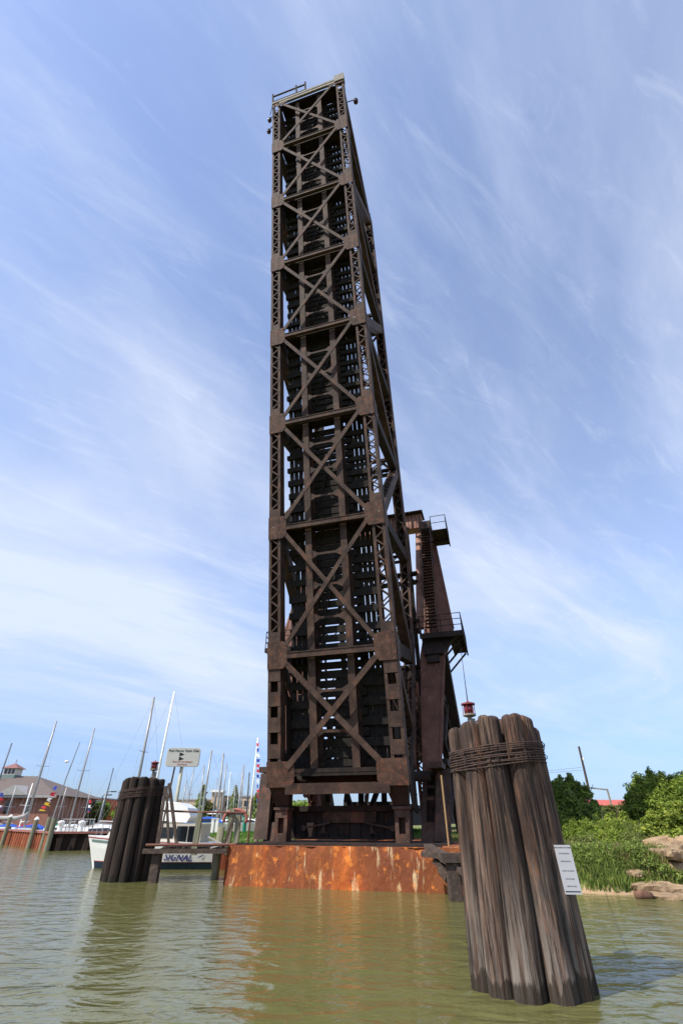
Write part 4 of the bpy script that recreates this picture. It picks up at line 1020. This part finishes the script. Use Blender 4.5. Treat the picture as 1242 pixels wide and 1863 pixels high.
# signal flag strings
def flags(p, q, n, label, sz, cols, sag=.3):
    t = thing('flag_string', p, label, 'flags', 'strings of signal flags'); p = V(p); q = V(q); pts = []
    for i in range(n+1):
        f = i/n; pts.append(p.lerp(q, f)-UP*sag*4*f*(1-f))
    m = MB(); m.tube(pts, .01, 4); m.build('line', WIRE, t)
    for i in range(n):
        m = MB(); a = pts[i].lerp(pts[i+1], .2); b = pts[i].lerp(pts[i+1], .8); w = V((sz*rnd.uniform(.5, 1), rnd.uniform(-.2, .2), -.1*sz))
        m.add([a, b, b+w+UP*rnd.uniform(-.1,.1), (a+b)/2+w*.5-UP*.06, a+w*rnd.uniform(.5, 1)], [(0,1,2,3,4)]); m.add([v+V((0,.012,0)) for v in m.v[:5]], [(4,3,2,1,0)])
        m.build('flag', cols[i % len(cols)], t)
FL = [flat('flag red', (.55,.03,.05), .8), flat('flag blue', (.03,.05,.35), .8), flat('flag white', (.75,.75,.75), .8), flat('flag yellow', (.75,.50,.04), .8)]
flags(at(467,1350,65.5), at(468,1478,64), 14, 'column of red white and blue signal flags beside the bridge span', .55, [FL[0],FL[1],FL[2],FL[1],FL[0]])
flags(at(474,1395,65), at(478,1450,63), 7, 'short flag string nearest the left bridge leg', .45, [FL[2],FL[0],FL[2],FL[1]])
flags(at(101,1428,57), at(70,1476,57), 6, 'red and yellow flags flying before the clubhouse', .8, [FL[1],FL[0],FL[2],FL[3],FL[0],FL[3]])
flags(at(163,1453,70), at(160,1478,70), 4, 'small red and blue flag string left of the black dolphin', .55, [FL[0],FL[2],FL[1]])
flags(at(2,1440,58), at(-2,1470,58), 5, 'red flags at the left edge of the picture', .7, [FL[1],FL[0],FL[0],FL[2]])

# covered motorboats and dock clutter in front of the marina
def runabout(c, L, label, cov, a=0, z=0, hs=1):
    t = thing('motorboat', (c.x, c.y, z), label, 'motorboat', 'motorboats in the marina'); fx = V((math.cos(R(a)), math.sin(R(a)), 0)); fy = V((-fx.y, fx.x, 0)); o = V((c.x, c.y, z))
    P = lambda l, w, zz: o+fx*l*L+fy*w+UP*zz*hs
    m = MB(); m.v = []; K = 8
    for i in range(K):
        q = i/(K-1); w = 1.1*min(1, (q*2.2)**.7+.03); m.v += [P(.5-q-.06*(1-q), -w, 1.0+.2*(1-q)), P(.45-q, -w*.8, .05), P(.45-q, w*.8, .05), P(.5-q-.06*(1-q), w, 1.0+.2*(1-q))]
    for i in range(K-1):
        for j in range(4): m.f.append((i*4+j, i*4+(j+1) % 4, (i+1)*4+(j+1) % 4, (i+1)*4+j))
    m.f += [(0,1,2,3), tuple(range(K*4-4, K*4))[::-1]]
    m.build('hull', WHITE, t)
    m = MB(); m.prism([P(.2,-.9,1.05), P(-.42,-1.0,1.0), P(-.40,-.8,1.5), P(-.05,-.7,1.85), P(.12,-.75,1.5)], fy*1.8); m.build('canvas_cover' if cov is not WHITE else 'cabin', cov, t)
    m = MB(); m.prism([P(.13,-.93,1.28), P(-.3,-1.0,1.25), P(-.28,-.86,1.5), P(.06,-.82,1.55)], -fy*.01); m.build('window', GLASS, t)
for x, y, Y, L, lb_, cv, a in ((22,1500,80,6,'low white motorboat with blue canvas behind the left quay',BLUE,5), (48,1500,78,6,'low white motorboat with red canvas behind the quay',REDP,175), (70,1498,72,5.5,'small blue covered motorboat left of the pile pair',BLUE,10),
                               (138,1490,72,8,'big white motorboat left of the black dolphin',WHITE,0), (175,1490,68,8,'white motorboat with a tall cabin beside the black dolphin',WHITE,178),
                               (200,1497,62,6,'white motorboat close behind the cruiser flybridge',WHITE,3), (120,1495,80,7,'far white motorboat behind the quay railing',GREEN,0)):
    runabout(at(x, y, Y), L, lb_, cv, a)
for x, y, Y, L, lb_, cv, a in ((385,1505,54,6,'blue covered white boat on the grass right of the cruiser',BLUE,4), (412,1508,55.5,6,'green covered white boat behind the pink box',GREEN,176), (452,1505,54.5,7,'white motorboat nearest the left bridge leg',WHITE,2)):
    p = at(x, y, Y); runabout(p, L, lb_, cv, a, max(gz(p.x, Y), 0)+.03, .62)
for i, (x, Y) in enumerate(((385,48), (393,48), (465,47))):
    p = at(x, 1515, Y); g0 = gz(p.x, Y); m = MB(); m.box((p.x, Y, g0+.5), V((.11,0,0)), V((0,.11,0)), V((0,0,.55))); m.prism([V((p.x-.14, Y-.14, g0+1.05)), V((p.x+.14, Y-.14, g0+1.05)), V((p.x+.14, Y+.14, g0+1.05)), V((p.x-.14, Y+.14, g0+1.05))], UP*.06)
    tag(m.build('fence_post', WHITE), ['left white post of the pair on the far grass', 'right white post of the pair on the far grass', 'lone white post on the grass by the left bridge leg'][i], 'post', 'white posts on the far grass')
p = at(445, 1500, 50); m = MB(); m.lathe(V((p.x, 50, gz(p.x, 50))), [(.16,0),(.16,1.2),(.2,1.25),(.2,1.3)], 10); tag(m.build('green_bollard', GREEN), 'green standing post on the grass near the signal flags', 'post')
p = at(470, 1480, 30); m = MB(); m.tube([V((p.x, 30, .6)), V((p.x+.03, 30, 3.0))], [.13,.11], 10); tag(m.build('timber_post', GPILE), 'round grey timber post beside the left bridge leg', 'post')
p = at(455, 1480, 30.5); m = MB(); m.tube([V((p.x, 30.5, .6)), V((p.x+.05, 30.5, 3.2))], .05, 8); tag(m.build('rusty_pipe', LOG), 'rusty upright pipe left of the bridge leg', 'pipe')
# low rusted revetment left of the pier
t = thing('revetment', (-6.4, 30.2, 0), 'low orange rusted steel revetment between cruiser and pier', 'revetment')
m = MB(); p, q = V((-8.2, 32.6, 0)), V((-3.9, 29.3, 0)); d = (q-p).normalized(); n = V((d.y, -d.x, 0)); prof = []
for i in range(13): o_ = .14 if i % 2 else -.14; prof += [p+d*(i*.45-.14)+n*o_, p+d*(i*.45+.14)+n*o_]
b = len(prof); m.v = [V((v.x, v.y, -1)) for v in prof]+[V((v.x, v.y, 1.0)) for v in prof]; m.f = [(i, i+1, b+i+1, b+i) for i in range(b-1)]
m.build('piling', SHEET, t); m = MB(); m.beam(p+UP*1.05, q+UP*1.05, .4, .16); m.build('cap', SHEET, t)

# ---------------------------------------------------------------- buildings
def clubhouse():
    o = V((-58, 92, 0)); t = thing('clubhouse', o+UP*1, 'red brick clubhouse with hipped grey roof and a cupola', 'building')
    x1 = at(97, 1450, 90).x; x0 = x1-28; y0, y1 = 90, 106; ez = at(60, 1447, 90).z
    m = MB(); m.cube(x0, x1, y0, y1, .8, ez); w = m.build('wall', BRICK, t)
    m = MB(); rz = ez+3.3; e = 1.0
    vs = [(x0-e,y0-e,ez),(x1+e,y0-e,ez),(x1+e,y1+e,ez),(x0-e,y1+e,ez),(x0+8,98,rz),(x1-8,98,rz)]
    m.add(vs, [(0,1,5,4),(1,2,5),(2,3,4,5),(3,0,4),(3,2,1,0)]); rf = m.build('roof', ROOF, t)
    m = MB(); m.cube(x0-e, x1+e, y0-e-.02, y0-e+.1, ez-.35, ez-.005); m.build('fascia', GREYW, rf)
    c = at(20, 1417, 98); cz = c.z-.5; s = 1.12
    m = MB(); m.cube(c.x-s, c.x+s, 98-s, 98+s, cz, cz+1.1); cu = m.build('cupola', TEAL, t)
    m = MB(); m.cube(c.x-s*.95, c.x+s*.95, 98-s*.95, 98+s*.95, cz+1.1, cz+2.1); m.build('lantern_storey', CREAM, cu)
    for k in range(3):
        m = MB(); xx = c.x-s*.95+.2+k*.66; m.cube(xx, xx+.42, 98-s*.95-.03, 98-s*.95-.005, cz+1.22, cz+1.98); m.build('window', GLASS, cu)
    m = MB(); q = s*1.35; m.add([(c.x-q,98-q,cz+2.1),(c.x+q,98-q,cz+2.1),(c.x+q,98+q,cz+2.1),(c.x-q,98+q,cz+2.1),(c.x,98,cz+3.0)], [(0,1,4),(1,2,4),(2,3,4),(3,0,4),(3,2,1,0)]); m.tube([V((c.x,98,cz+2.9)), V((c.x,98,cz+3.6))], .05, 6); m.build('cupola_roof', flat('red brown roof', (.24,.12,.11), .8), cu)
    g = at(30, 1440, 90); m = MB(); m.add([(g.x-2.6,y0-1.2,ez+.02),(g.x+2.6,y0-1.2,ez+.02),(g.x,y0-1.2,ez+1.4),(g.x,y0+3,ez+1.5)], [(0,1,2),(1,3,2),(0,2,3),(0,3,1)]); m.build('dormer', GREYW, rf)
    m = MB()
    for k in range(6): xx = x1-3-k*3.4; m.cube(xx-.9, xx, y0-.05, y0-.01, 3.2, 4.9)
    m.build('windows', GLASS, w)
    m = MB(); m.cube(x0, x1-8, y0-5, y0, 3.3, 3.5)
    for k in range(7): m.cube(x1-8.2-k*3.2, x1-8-k*3.2, y0-5, y0-4.8, .8, 4.4)
    m.cube(x0, x1-8, y0-5, y0-4.9, 4.3, 4.4); m.beam(V((x1-8, y0-4.5, 3.4)), V((x1-2.5, y0-4.5, .9)), .1, .35); m.beam(V((x1-8, y0-4.5, 4.3)), V((x1-2.5, y0-4.5, 1.8)), .08, .1)
    m.build('deck_and_stair', GREYW, t)
clubhouse()
def block(p0, p1, Y, dep, ztop, wallm, label, nwin, rows, roofm=GREYW, name='building', zb=.9):
    x0, x1 = at(*p0, Y).x, at(*p1, Y).x
    t = thing(name, ((x0+x1)/2, Y+dep/2, zb), label, 'building')
    m = MB(); m.cube(x0, x1, Y, Y+dep, zb, ztop); w = m.build('wall', wallm, t)
    m = MB(); m.cube(x0-.15, x1+.15, Y-.15, Y+dep+.15, ztop+.003, ztop+.25); m.build('roof', roofm, t)
    for r_ in rows:
        for k in range(nwin):
            xx = x0+(x1-x0)*(k+.5)/nwin; m = MB(); m.cube(xx-.45, xx+.45, Y-.03, Y-.005, r_, r_+1.0); f = m.build('window', GLASS, w)
            m = MB(); m.cube(xx-.55, xx+.55, Y-.1, Y-.032, r_-.14, r_-.02); m.build('sill', CREAM, f)
    return t, x0, x1
tb_, x0, x1 = block((384,1470), (476,1470), 110, 18, at(440,1450,110).z, TAN, 'tan brick block with tall glazed entrance left of the bridge', 8, (2.2, 4.6))
e0, e1 = at(385,1470,108).x, at(402,1470,108).x
m = MB(); m.cube(e0, e1, 107, 110, .9, at(390,1442,108).z); en = m.build('entrance_tower', TAN, tb_)
m = MB(); m.cube(e0+.5, e1-.9, 106.95, 106.99, 4.4, at(390,1445,108).z-.4); m.build('window', GLASS, en)
m = MB(); m.cube(e0-.3, e1+.3, 106.6, 110, at(390,1442,108).z+.005, at(390,1442,108).z+.4); m.build('roof', WHITE, en)
m = MB(); m.add([(e0-1.5,104.5,3.3),(e1+.5,104.5,3.3),(e1+.5,107,3.3),(e0-1.5,107,3.3),((e0+e1)/2,106,4.3)], [(0,1,4),(1,2,4),(2,3,4),(3,0,4),(3,2,1,0)]); m.build('porch_roof', WHITE, en)
block((318,1470), (382,1470), 126, 14, at(350,1456,126).z, flat('tan block wall', (.50,.36,.25), .9), 'low tan wing with a flat roof behind the club sign pole', 8, (4.2,))
block((334,1480), (378,1480), 107, 7, at(350,1477,107).z, flat('grey shed wall', (.22,.21,.22), .9), 'low dark grey shed behind the cruiser stern', 6, (1.2,), ROOF)
block((98,1470), (140,1470), 130, 14, at(110,1455,130).z, TEAL, 'grey green flat roofed block right of the clubhouse', 5, (3.6,))
block((140,1470), (170,1470), 145, 14, at(150,1452,145).z, flat('orange brick', (.42,.14,.07), .9), 'orange brick block far behind the masts', 5, (3.6, 5.6))
block((170,1470), (215,1470), 160, 14, at(190,1456,160).z, BRICK, 'long red brick block far left of the black dolphin', 7, (4.4,))
block((228,1470), (250,1470), 150, 14, at(240,1452,150).z, flat('brown brick', (.28,.14,.10), .9), 'small brown brick block half hidden by the black dolphin', 3, (4.4,))
p = at(1085, 1460, 82); q = at(1160, 1450, 82)
t = thing('red_shed', ((p.x+q.x)/2+1, 84, 1.5), 'long red roofed shed seen over the bushes at right', 'building')
m = MB(); m.cube(p.x, q.x+4, 82, 88, 1.2, 3.6); m.build('wall', flat('red shed wall', (.38,.09,.07), .8), t)
m = MB(); m.prism([V((p.x-.3,81.6,3.6)), V((p.x-.3,88.4,3.6)), V((p.x-.3,85,4.9))], V((q.x+4.6-p.x,0,0))); m.build('roof', flat('faded red roof', (.45,.11,.09), .8), t)

# ---------------------------------------------------------------- lamps, poles and wires
def street_lamp(top, Y, label):
    q = at(*top, Y); t = thing('street_lamp', (q.x, Y, 1), label, 'street lamp', 'street lamps beyond the marina')
    m = MB(); m.tube([V((q.x, Y, .9)), V((q.x, Y, q.z-.2)), V((q.x+.3, Y, q.z)), V((q.x+.9, Y, q.z))], .08, 6); m.build('pole', DARKM, t)
    m = MB(); m.box(V((q.x+1.2, Y, q.z-.02)), V((.5,0,0)), V((0,.2,0)), V((0,0,.1))); m.build('head', DARKM, t)
for tp, Y, lb_ in (((124,1437),107,'street lamp just right of the clubhouse roof'), ((196,1440),108,'taller street lamp left of the black dolphin'), ((188,1446),110,'shorter street lamp left of the black dolphin'), ((362,1442),106,'street lamp below the right edge of the club sign')):
    street_lamp(tp, Y, lb_)
q = at(1052, 1358, 60); t = thing('utility_pole', (q.x, 60, 1.3), 'bare wooden utility pole rising over the right bushes', 'utility pole')
m = MB(); m.tube([V((q.x-.1, 60, 1)), V((q.x, 60, q.z))], [.15,.11], 10); m.build('pole', TIMBER, t)
m = MB(); m.lathe(at(1061,1383,59.8), [(.08,0),(.1,.15),(.05,.25)], 8); m.build('insulator', WHITE, t)
w1 = MB()
for a_, b_, c_ in (((985,1407),(1020,1404),(1058,1401)), ((985,1403),(1020,1400),(1057,1396))): w1.tube([at(*a_,62), at(*b_,61), at(*c_,60)], .022, 4)
tag(w1.build('overhead_wire', WIRE), 'pair of wires running left from the utility pole', 'wire')
t = thing('steel_gantry', (28, 60, 1.3), 'thin grey goalpost gantry beside the utility pole', 'gantry')
a_, b_ = at(1020,1427,60.5), at(1104,1437,60.5); m = MB(); m.beam(a_, b_, .10, .13); m.build('crossbar', PALE, t)
for q in (a_, b_, at(1055,1431,60.5)): m = MB(); m.beam(V((q.x, 60.5, 1)), V((q.x, 60.5, q.z-.1 if q is not b_ else q.z+.1)), .14, .14, V((0,1,0))); m.build('post', PALE, t)

# ---------------------------------------------------------------- vegetation
def leaves(cs, rs, n, size, seed, flatness=.5):
    g = np.random.default_rng(seed); cs = np.array(cs, float); rs = np.array(rs, float)
    vol = (rs.prod(1))**(1/1.5); pick = g.choice(len(cs), n, p=vol/vol.sum())
    d = g.normal(size=(n,3)); d /= np.linalg.norm(d, axis=1)[:,None]
    d[:,2] = np.abs(d[:,2])*np.where(g.random(n) < .8, 1, -1)
    rad = g.random(n)**.42
    ph = np.sin(d[:,0]*5+pick*2.1)*np.sin(d[:,1]*4.3+pick)*np.sin(d[:,2]*5.7+pick*.7)
    rad = rad*(1+.28*ph)
    p = cs[pick]+d*rs[pick]*rad[:,None]
    nrm = d+g.normal(size=(n,3))*.8+np.array([0,0,.6]); nrm /= np.linalg.norm(nrm, axis=1)[:,None]
    a = np.cross(nrm, g.normal(size=(n,3))); a /= np.linalg.norm(a, axis=1)[:,None]; b = np.cross(nrm, a)
    s = size*(.6+.8*g.random(n))[:,None]
    fold = nrm*s*.25
    v = np.stack([p-a*s, p-b*s*flatness+fold, p+a*s*1.1, p+b*s*flatness+fold], 1).reshape(-1,3)
    return v, np.arange(4*n).reshape(-1,4)
def bush(base, lobes, n, size, label, m_, seed, name='bush', cat='bush', group='bushes and trees on the banks', tr=.06, flatness=.5):
    t = thing(name, base, label, cat, group); base = V(base)
    cs = [base+V(c) for c, r_ in lobes]
    v, f = leaves([tuple(c) for c in cs], [r_ for c, r_ in lobes], n, size, seed, flatness)
    npmesh('crown', v, f, m_, t)
    g = random.Random(seed); m = MB()
    for c in cs:
        for k in range(3):
            e = c+V((g.uniform(-.5,.5), g.uniform(-.5,.5), g.uniform(.1,.5)))*.8; mid = base.lerp(e, .5)+V((g.uniform(-.2,.2), g.uniform(-.2,.2), .1))
            m.tube([base-UP*.3, mid, e], [tr, tr*.6, tr*.2], 6)
    m.build('trunk', BARK, t)
def lobes_px(pts, Y, base):                          # survey of the crown: pixel, pixel radius, depth offset
    o_ = []
    for x, y, rx, ry, dy in pts:
        c = at(x, y, Y+dy); s = (Y+dy)*.84/FPX
        o_.append((c-V(base), (rx*s, (rx+ry)*.5*s, ry*s)))
    return o_
Y = 31; b = V((at(1040,1540,Y).x, Y, gz(at(1040,1540,Y).x, Y)))
bush(b, lobes_px([(1010,1465,30,40,0),(1035,1490,45,45,0),(1070,1500,38,38,-.5),(1022,1440,16,20,0),(1038,1432,12,16,.5),(1060,1450,18,16,.5),(1000,1510,36,34,-1),(1085,1520,28,24,-1),(1040,1535,60,18,-1.2),(1020,1425,6,14,.2),(1037,1420,6,13,.4),(1052,1436,6,13,.4),(1066,1440,5,12,.4),(1003,1440,8,18,.2),(1082,1470,8,14,0)], Y, b), 26000, .085, 'dark green bush at the right behind the near dolphin', LEAF_D, 1)
Y = 30; b = V((at(1190,1540,Y).x, Y, gz(at(1190,1540,Y).x, Y)))
bush(b, lobes_px([(1185,1440,38,30,.5),(1165,1450,22,20,0),(1215,1440,30,22,1),(1160,1475,26,24,0),(1205,1475,46,34,0),(1240,1460,36,36,0),(1170,1505,30,20,0),(1265,1450,45,45,1),(1183,1415,7,16,.5),(1162,1428,8,14,.3),(1205,1418,6,14,.6),(1222,1422,7,12,.6),(1147,1452,12,8,0),(1150,1475,12,9,0),(1238,1428,8,14,.8)], Y, b), 26000, .10, 'tall spiky dark green shrub at the right edge', LEAF_M, 2, flatness=.3)
Y = 27.5; b = V((at(1125,1545,Y).x, Y, gz(at(1125,1545,Y).x, Y)))
bush(b, lobes_px([(1125,1505,28,18,0),(1105,1520,24,16,0),(1150,1520,28,18,-.3),(1130,1532,40,14,-.4),(1115,1490,7,10,0),(1135,1490,6,12,0),(1098,1508,8,10,0)], Y, b), 12000, .085, 'bright yellow green shrub in front of the dark bush', LEAF_Y, 3)
Y = 26; b = V((at(1215,1545,Y).x, Y, gz(at(1215,1545,Y).x, Y)))
bush(b, lobes_px([(1200,1500,26,22,0),(1235,1490,34,28,0),(1180,1520,26,18,0),(1225,1525,40,18,-.3),(1265,1500,34,34,0)], Y, b), 15000, .08, 'yellow green bush above the rubble at the right edge', LEAF_Y, 4)
Y = 46; b = V((at(1112,1490,Y).x, Y, 1.6))
bush(b, lobes_px([(1105,1480,20,12,0),(1128,1478,18,11,0),(1085,1485,16,10,0)], Y, b), 6000, .12, 'pale feathery shrub below the red shed roof', LEAF_O, 5)
Y = 26.6; b = V((at(1165,1580,Y).x, Y, gz(at(1165,1580,Y).x, Y)))
bush(b, lobes_px([(1160,1562,16,14,0),(1172,1575,13,12,0),(1150,1552,18,9,.3)], Y, b), 4500, .06, 'small dark shrub beside the tan earth mound', LEAF_D, 6)
LEAF_W = leafmat('fresh weed leaf', (.26,.34,.055), .5); LEAF_G = leafmat('grey green weed leaf', (.23,.28,.08), .5)
for i, (px_, py_, rx, ry, Y, m_, lb_) in enumerate(((1068,1562,30,22,24.6,LEAF_G,'leafy grey green clump just right of the notice top'), (1108,1556,34,24,25.0,LEAF_W,'broad fresh green clump on the upper slope'), (1150,1560,28,24,24.8,LEAF_G,'grey green clump left of the tan mound'),
        (1085,1592,32,20,22.8,LEAF_W,'low bright clump at the water beside the notice'), (1128,1594,34,18,22.6,LEAF_M,'low mid green clump on the middle of the shore'), (1160,1588,20,16,22.9,LEAF_Y,'small yellow green clump by the rubble foot'), (1058,1535,40,24,26.6,LEAF_M,'mid green clump under the dark bush near the dolphin'),
        (1112,1532,36,22,26.4,LEAF_W,'light clump between the dark bush and the yellow green shrub'), (1162,1540,30,22,26.2,LEAF_G,'grey green clump behind the tan mound'))):
    x_ = at(px_, py_, Y).x; b = V((x_, Y, gz(x_, Y)))
    ry *= 1.3; py_ -= 5
    bush(b, lobes_px([(px_,py_,rx,ry,0),(px_-rx*.7,py_+ry*.3,rx*.5,ry*.7,.2),(px_+rx*.7,py_+ry*.25,rx*.5,ry*.7,-.2),(px_+rx*.2,py_-ry*.8,rx*.25,ry*.5,0),(px_-rx*.35,py_-ry*.7,rx*.22,ry*.5,.1)], Y, b), 6500, .05, lb_, m_, 31+i, 'weed_clump', 'weeds', 'weed clumps on the right bank', .02, .35)
def tree(x, y, Y, h, w, label, m_, seed, cone=False, n=3500, ls=.28):
    q = at(x, y, Y); b = V((q.x, Y, max(.8, gz(q.x, Y)) if Y < 118 else 1.0))
    if cone: lb_ = [(V((0,0,h*.2+h*.75*i/5)), (w*(1-i/6.2), w*(1-i/6.2), h*.14)) for i in range(6)]
    else: lb_ = [(V((rnd.uniform(-.5,.5)*w, rnd.uniform(-.4,.4)*w, h*rnd.uniform(.45,.8))), (w*rnd.uniform(.5,.75), w*.6, h*rnd.uniform(.18,.26))) for i in range(6)]
    bush(b, lb_, n, ls, label, m_, seed, 'tree', 'tree', 'trees beyond the marina', .12)
tree(122, 1475, 106, 3.7, 2.2, 'round green tree right of the clubhouse', LEAF_D, 21)
tree(165, 1475, 105, 3.9, 2.3, 'left of two round trees before the red brick block', LEAF_O, 22)
tree(182, 1475, 108, 4.1, 2.5, 'right of two round trees before the red brick block', LEAF_D, 23)
tree(364, 1480, 105, 6.3, 1.7, 'pointed green conifer below the club sign', LEAF_M, 24, True)
tree(372, 1480, 106, 4.6, 1.8, 'small rounded tree between conifer and glazed entrance', LEAF_O, 25)
tree(424, 1485, 107, 6.2, 1.5, 'slim dark conifer before the tan building', LEAF_D, 26, True)
tree(464, 1485, 106, 5.0, 1.5, 'dark conifer at the right end of the tan building', LEAF_D, 27, True)
tree(228, 1480, 112, 3.7, 2.4, 'low tree just left of the black dolphin', LEAF_M, 28)
tree(150, 1483, 106, 3.2, 3.0, 'low hedge like tree right of the clubhouse flags', LEAF_M, 29)
tree(585, 1490, 54, 2.6, 3.5, 'low leafy tree seen through the gap under the span', LEAF_M, 30, ls=.15)

# grasses and weeds of the banks (nobody could count them)
def grass(name, n, xr, yr, hmin, hmax, seed, mt, cond):
    g = np.random.default_rng(seed); x = g.uniform(*xr, n); y = g.uniform(*yr, n)
    z = land(x, y); keep = cond(x, y, z, g.random(n)); x, y, z = x[keep], y[keep], z[keep]; n = len(x)
    h = g.uniform(hmin, hmax, n)*(1+.5*vnoise(x, y, .8, 4)); a = g.uniform(0, 6.28, n); w = .012+.012*g.random(n); le = g.uniform(.1, .6, n)*h
    dx, dy = np.cos(a), np.sin(a); b = g.uniform(0, 6.28, n)
    p = np.c_[x, y, z-.03]; sx = np.c_[dx*w, dy*w, 0*w]; md = np.c_[np.cos(b)*le*.35, np.sin(b)*le*.35, h*.6]; tp = np.c_[np.cos(b)*le, np.sin(b)*le, h]
    v = np.stack([p-sx, p+sx, p+md+sx*.8, p+tp+sx*.15, p+tp-sx*.15, p+md-sx*.8], 1).reshape(-1,3)
    i = np.arange(n)*6
    f = np.concatenate([np.c_[i, i+1, i+2, i+5], np.c_[i+5, i+2, i+3, i+4]])
    tag(npmesh(name, v, f, mt), kind='stuff')
shore = lambda x, y: y-np.interp(x, SH[:,0], SH[:,1])
grass('bank_grass', 90000, (5.5, 22), (19, 34), .10, .32, 5, BLADE, lambda x, y, z, q: (z > .22) & (((x < 11.6) | (y > 25.0)) & ~(((x-14.2)/1.5)**2+((y-22.6)/1.2)**2 < 1)))
grass('shore_weeds', 22000, (6.5, 12.0), (20.2, 24.0), .10, .34, 6, leafmat('weed leaf', (.20,.27,.06), .5), lambda x, y, z, q: (z > .10) & (vnoise(x, y, 1.3, 5) > -.35))
grass('dry_grass', 22000, (8, 22), (19.5, 30), .15, .45, 7, leafmat('straw blade', (.33,.24,.12), .4), lambda x, y, z, q: (z > .25) & (vnoise(x, y, .7, 9) > .1) & ((x < 11.6) | (y > 25.0)) & ~(((x-14.2)/1.6)**2+((y-22.4)/1.3)**2 < 1))
grass('lawn_grass', 60000, (-16, 8), (33, 58), .05, .16, 8, leafmat('lawn blade', (.09,.21,.025), .4), lambda x, y, z, q: (z > .7))

# leafy weeds along the water's edge
g = np.random.default_rng(3); xs = g.uniform(6.8, 12.0, 100); ys = np.interp(xs, SH[:,0], SH[:,1])+g.uniform(.25, 3.6, 100)
kx = (g.uniform(.4, 1.5, 100)**1.3)[:,None]
v, f = leaves(np.c_[xs, ys, land(xs, ys)+.10], np.array([.30,.30,.25])*kx, 19000, .05, 4, .35)
tag(npmesh('shore_plants', v, f, leafmat('bright weed leaf', (.20,.28,.06))), kind='stuff')

# rubble slabs, logs
def slab(c, L, W, H, rot, tilt, label, seed, mt=ROCK, name='rubble_slab', cat='rubble', group='broken concrete slabs on the right shore'):
    g = random.Random(seed); m = MB(); nx_, ny_ = 12, 8; pts = {}
    import itertools
    ca, sa = math.cos(rot), math.sin(rot)
    def tf(x, y, z):
        z += x*math.tan(tilt)
        return V((c[0]+x*ca-y*sa, c[1]+x*sa+y*ca, c[2]+z))
    ph = [g.uniform(0, 6.28) for _ in range(6)]
    def edge(th): return 1+.16*math.sin(3*th+ph[0])+.10*math.sin(5*th+ph[1])+.07*math.sin(9*th+ph[2])
    K = 28; rings = []
    for zr, sc in ((-H/2, .86), (-H*.2, 1.0), (H*.25, 1.02), (H/2, .93), (H*.56, .6), (H*.60, .25)):
        ring = []
        for k in range(K):
            th = 2*math.pi*k/K; e = edge(th)*sc*(1+.06*math.sin(th*7+zr*20+ph[3])); q = (abs(math.cos(th))**4+abs(math.sin(th))**4)**-.25
            ring.append(tf(L/2*math.cos(th)*e*q, W/2*math.sin(th)*e*q, zr+.05*H*math.sin(4*th+ph[4])+.08*H*math.sin(7*th+ph[5])))
        rings.append(ring)
    for r_ in rings: m.v += r_
    for i in range(len(rings)-1):
        for k in range(K): m.f.append((i*K+k, i*K+(k+1) % K, (i+1)*K+(k+1) % K, (i+1)*K+k))
    m.f += [tuple(range(K))[::-1], tuple(range((len(rings)-1)*K, len(rings)*K))]
    tag(m.build(name, mt), label, cat, group)
SL = [((1212,1566),23.4,1.1,.8,.26,.3,.10,'large tan slab under the earth mound'), ((1232,1578),22.8,1.0,.7,.24,-.2,-.12,'tilted slab below the large tan slab'), ((1212,1594),21.9,1.1,.8,.24,.1,.05,'pale slab midway down the right rubble bank'),
      ((1235,1600),21.4,1.2,1.0,.30,.5,-.1,'reddish slab at the right picture edge'), ((1180,1612),21.0,1.1,.7,.22,-.1,.06,'small slab at the left foot of the rubble'), ((1212,1618),20.6,1.6,.8,.25,-.25,-.05,'broad low slab just above the waterline'),
      ((1228,1634),19.9,1.9,.8,.20,-.35,-.03,'thin dark edged slab lying at the waterline'), ((1160,1608),21.3,.7,.5,.2,.4,0,'little pale block left of the rubble'), ((1188,1598),22.0,.6,.45,.2,.7,.1,'small block against the grassy slope'), ((1245,1575),22.6,1.4,1.0,.4,.2,.1,'upright chunk at the far right of the rubble')]
for i, (px_, Y, L, W, H, ro, ti, lb_) in enumerate(SL):
    p = at(*px_, Y); p.z = max(p.z, gz(p.x, Y)+H*.25); slab(p, L, W, H, ro, ti, lb_, 60+i)
slab(at(1075,1545,28), 3.2, .5, .9, .05, 0, 'weathered grey concrete wall stub below the dark bush', 80, mat('old concrete', [(.3,(.13,.115,.09)),(.7,(.25,.22,.18))], ns=3, rough=.95, bump=.5), 'wall_stub', 'wall', None)
for i, (a_, b_, r_, lb_) in enumerate((((1038,1618),(1088,1620),.09,'long red brown log at the waterline beside the notice'), ((1155,1630),(1186,1631),.13,'short thick log at the waterline left of the rubble'), ((1100,1618),(1140,1622),.05,'thin branch lying along the weedy shore'))):
    p = on_z(*a_, .06); q = on_z(*b_, .06); m = MB(); m.tube([p, p.lerp(q, .4)+UP*.03, q], [r_, r_*1.05, r_*.8], 10); tag(m.build('driftwood_log', LOG, smooth=True), lb_, 'log', 'logs along the right shore')

slab(at(1232,1557,24.3), 2.6, 1.9, 1.0, .1, .04, 'rounded tan earth mound above the rubble', 77, DIRT, 'earth_mound', 'mound', None)
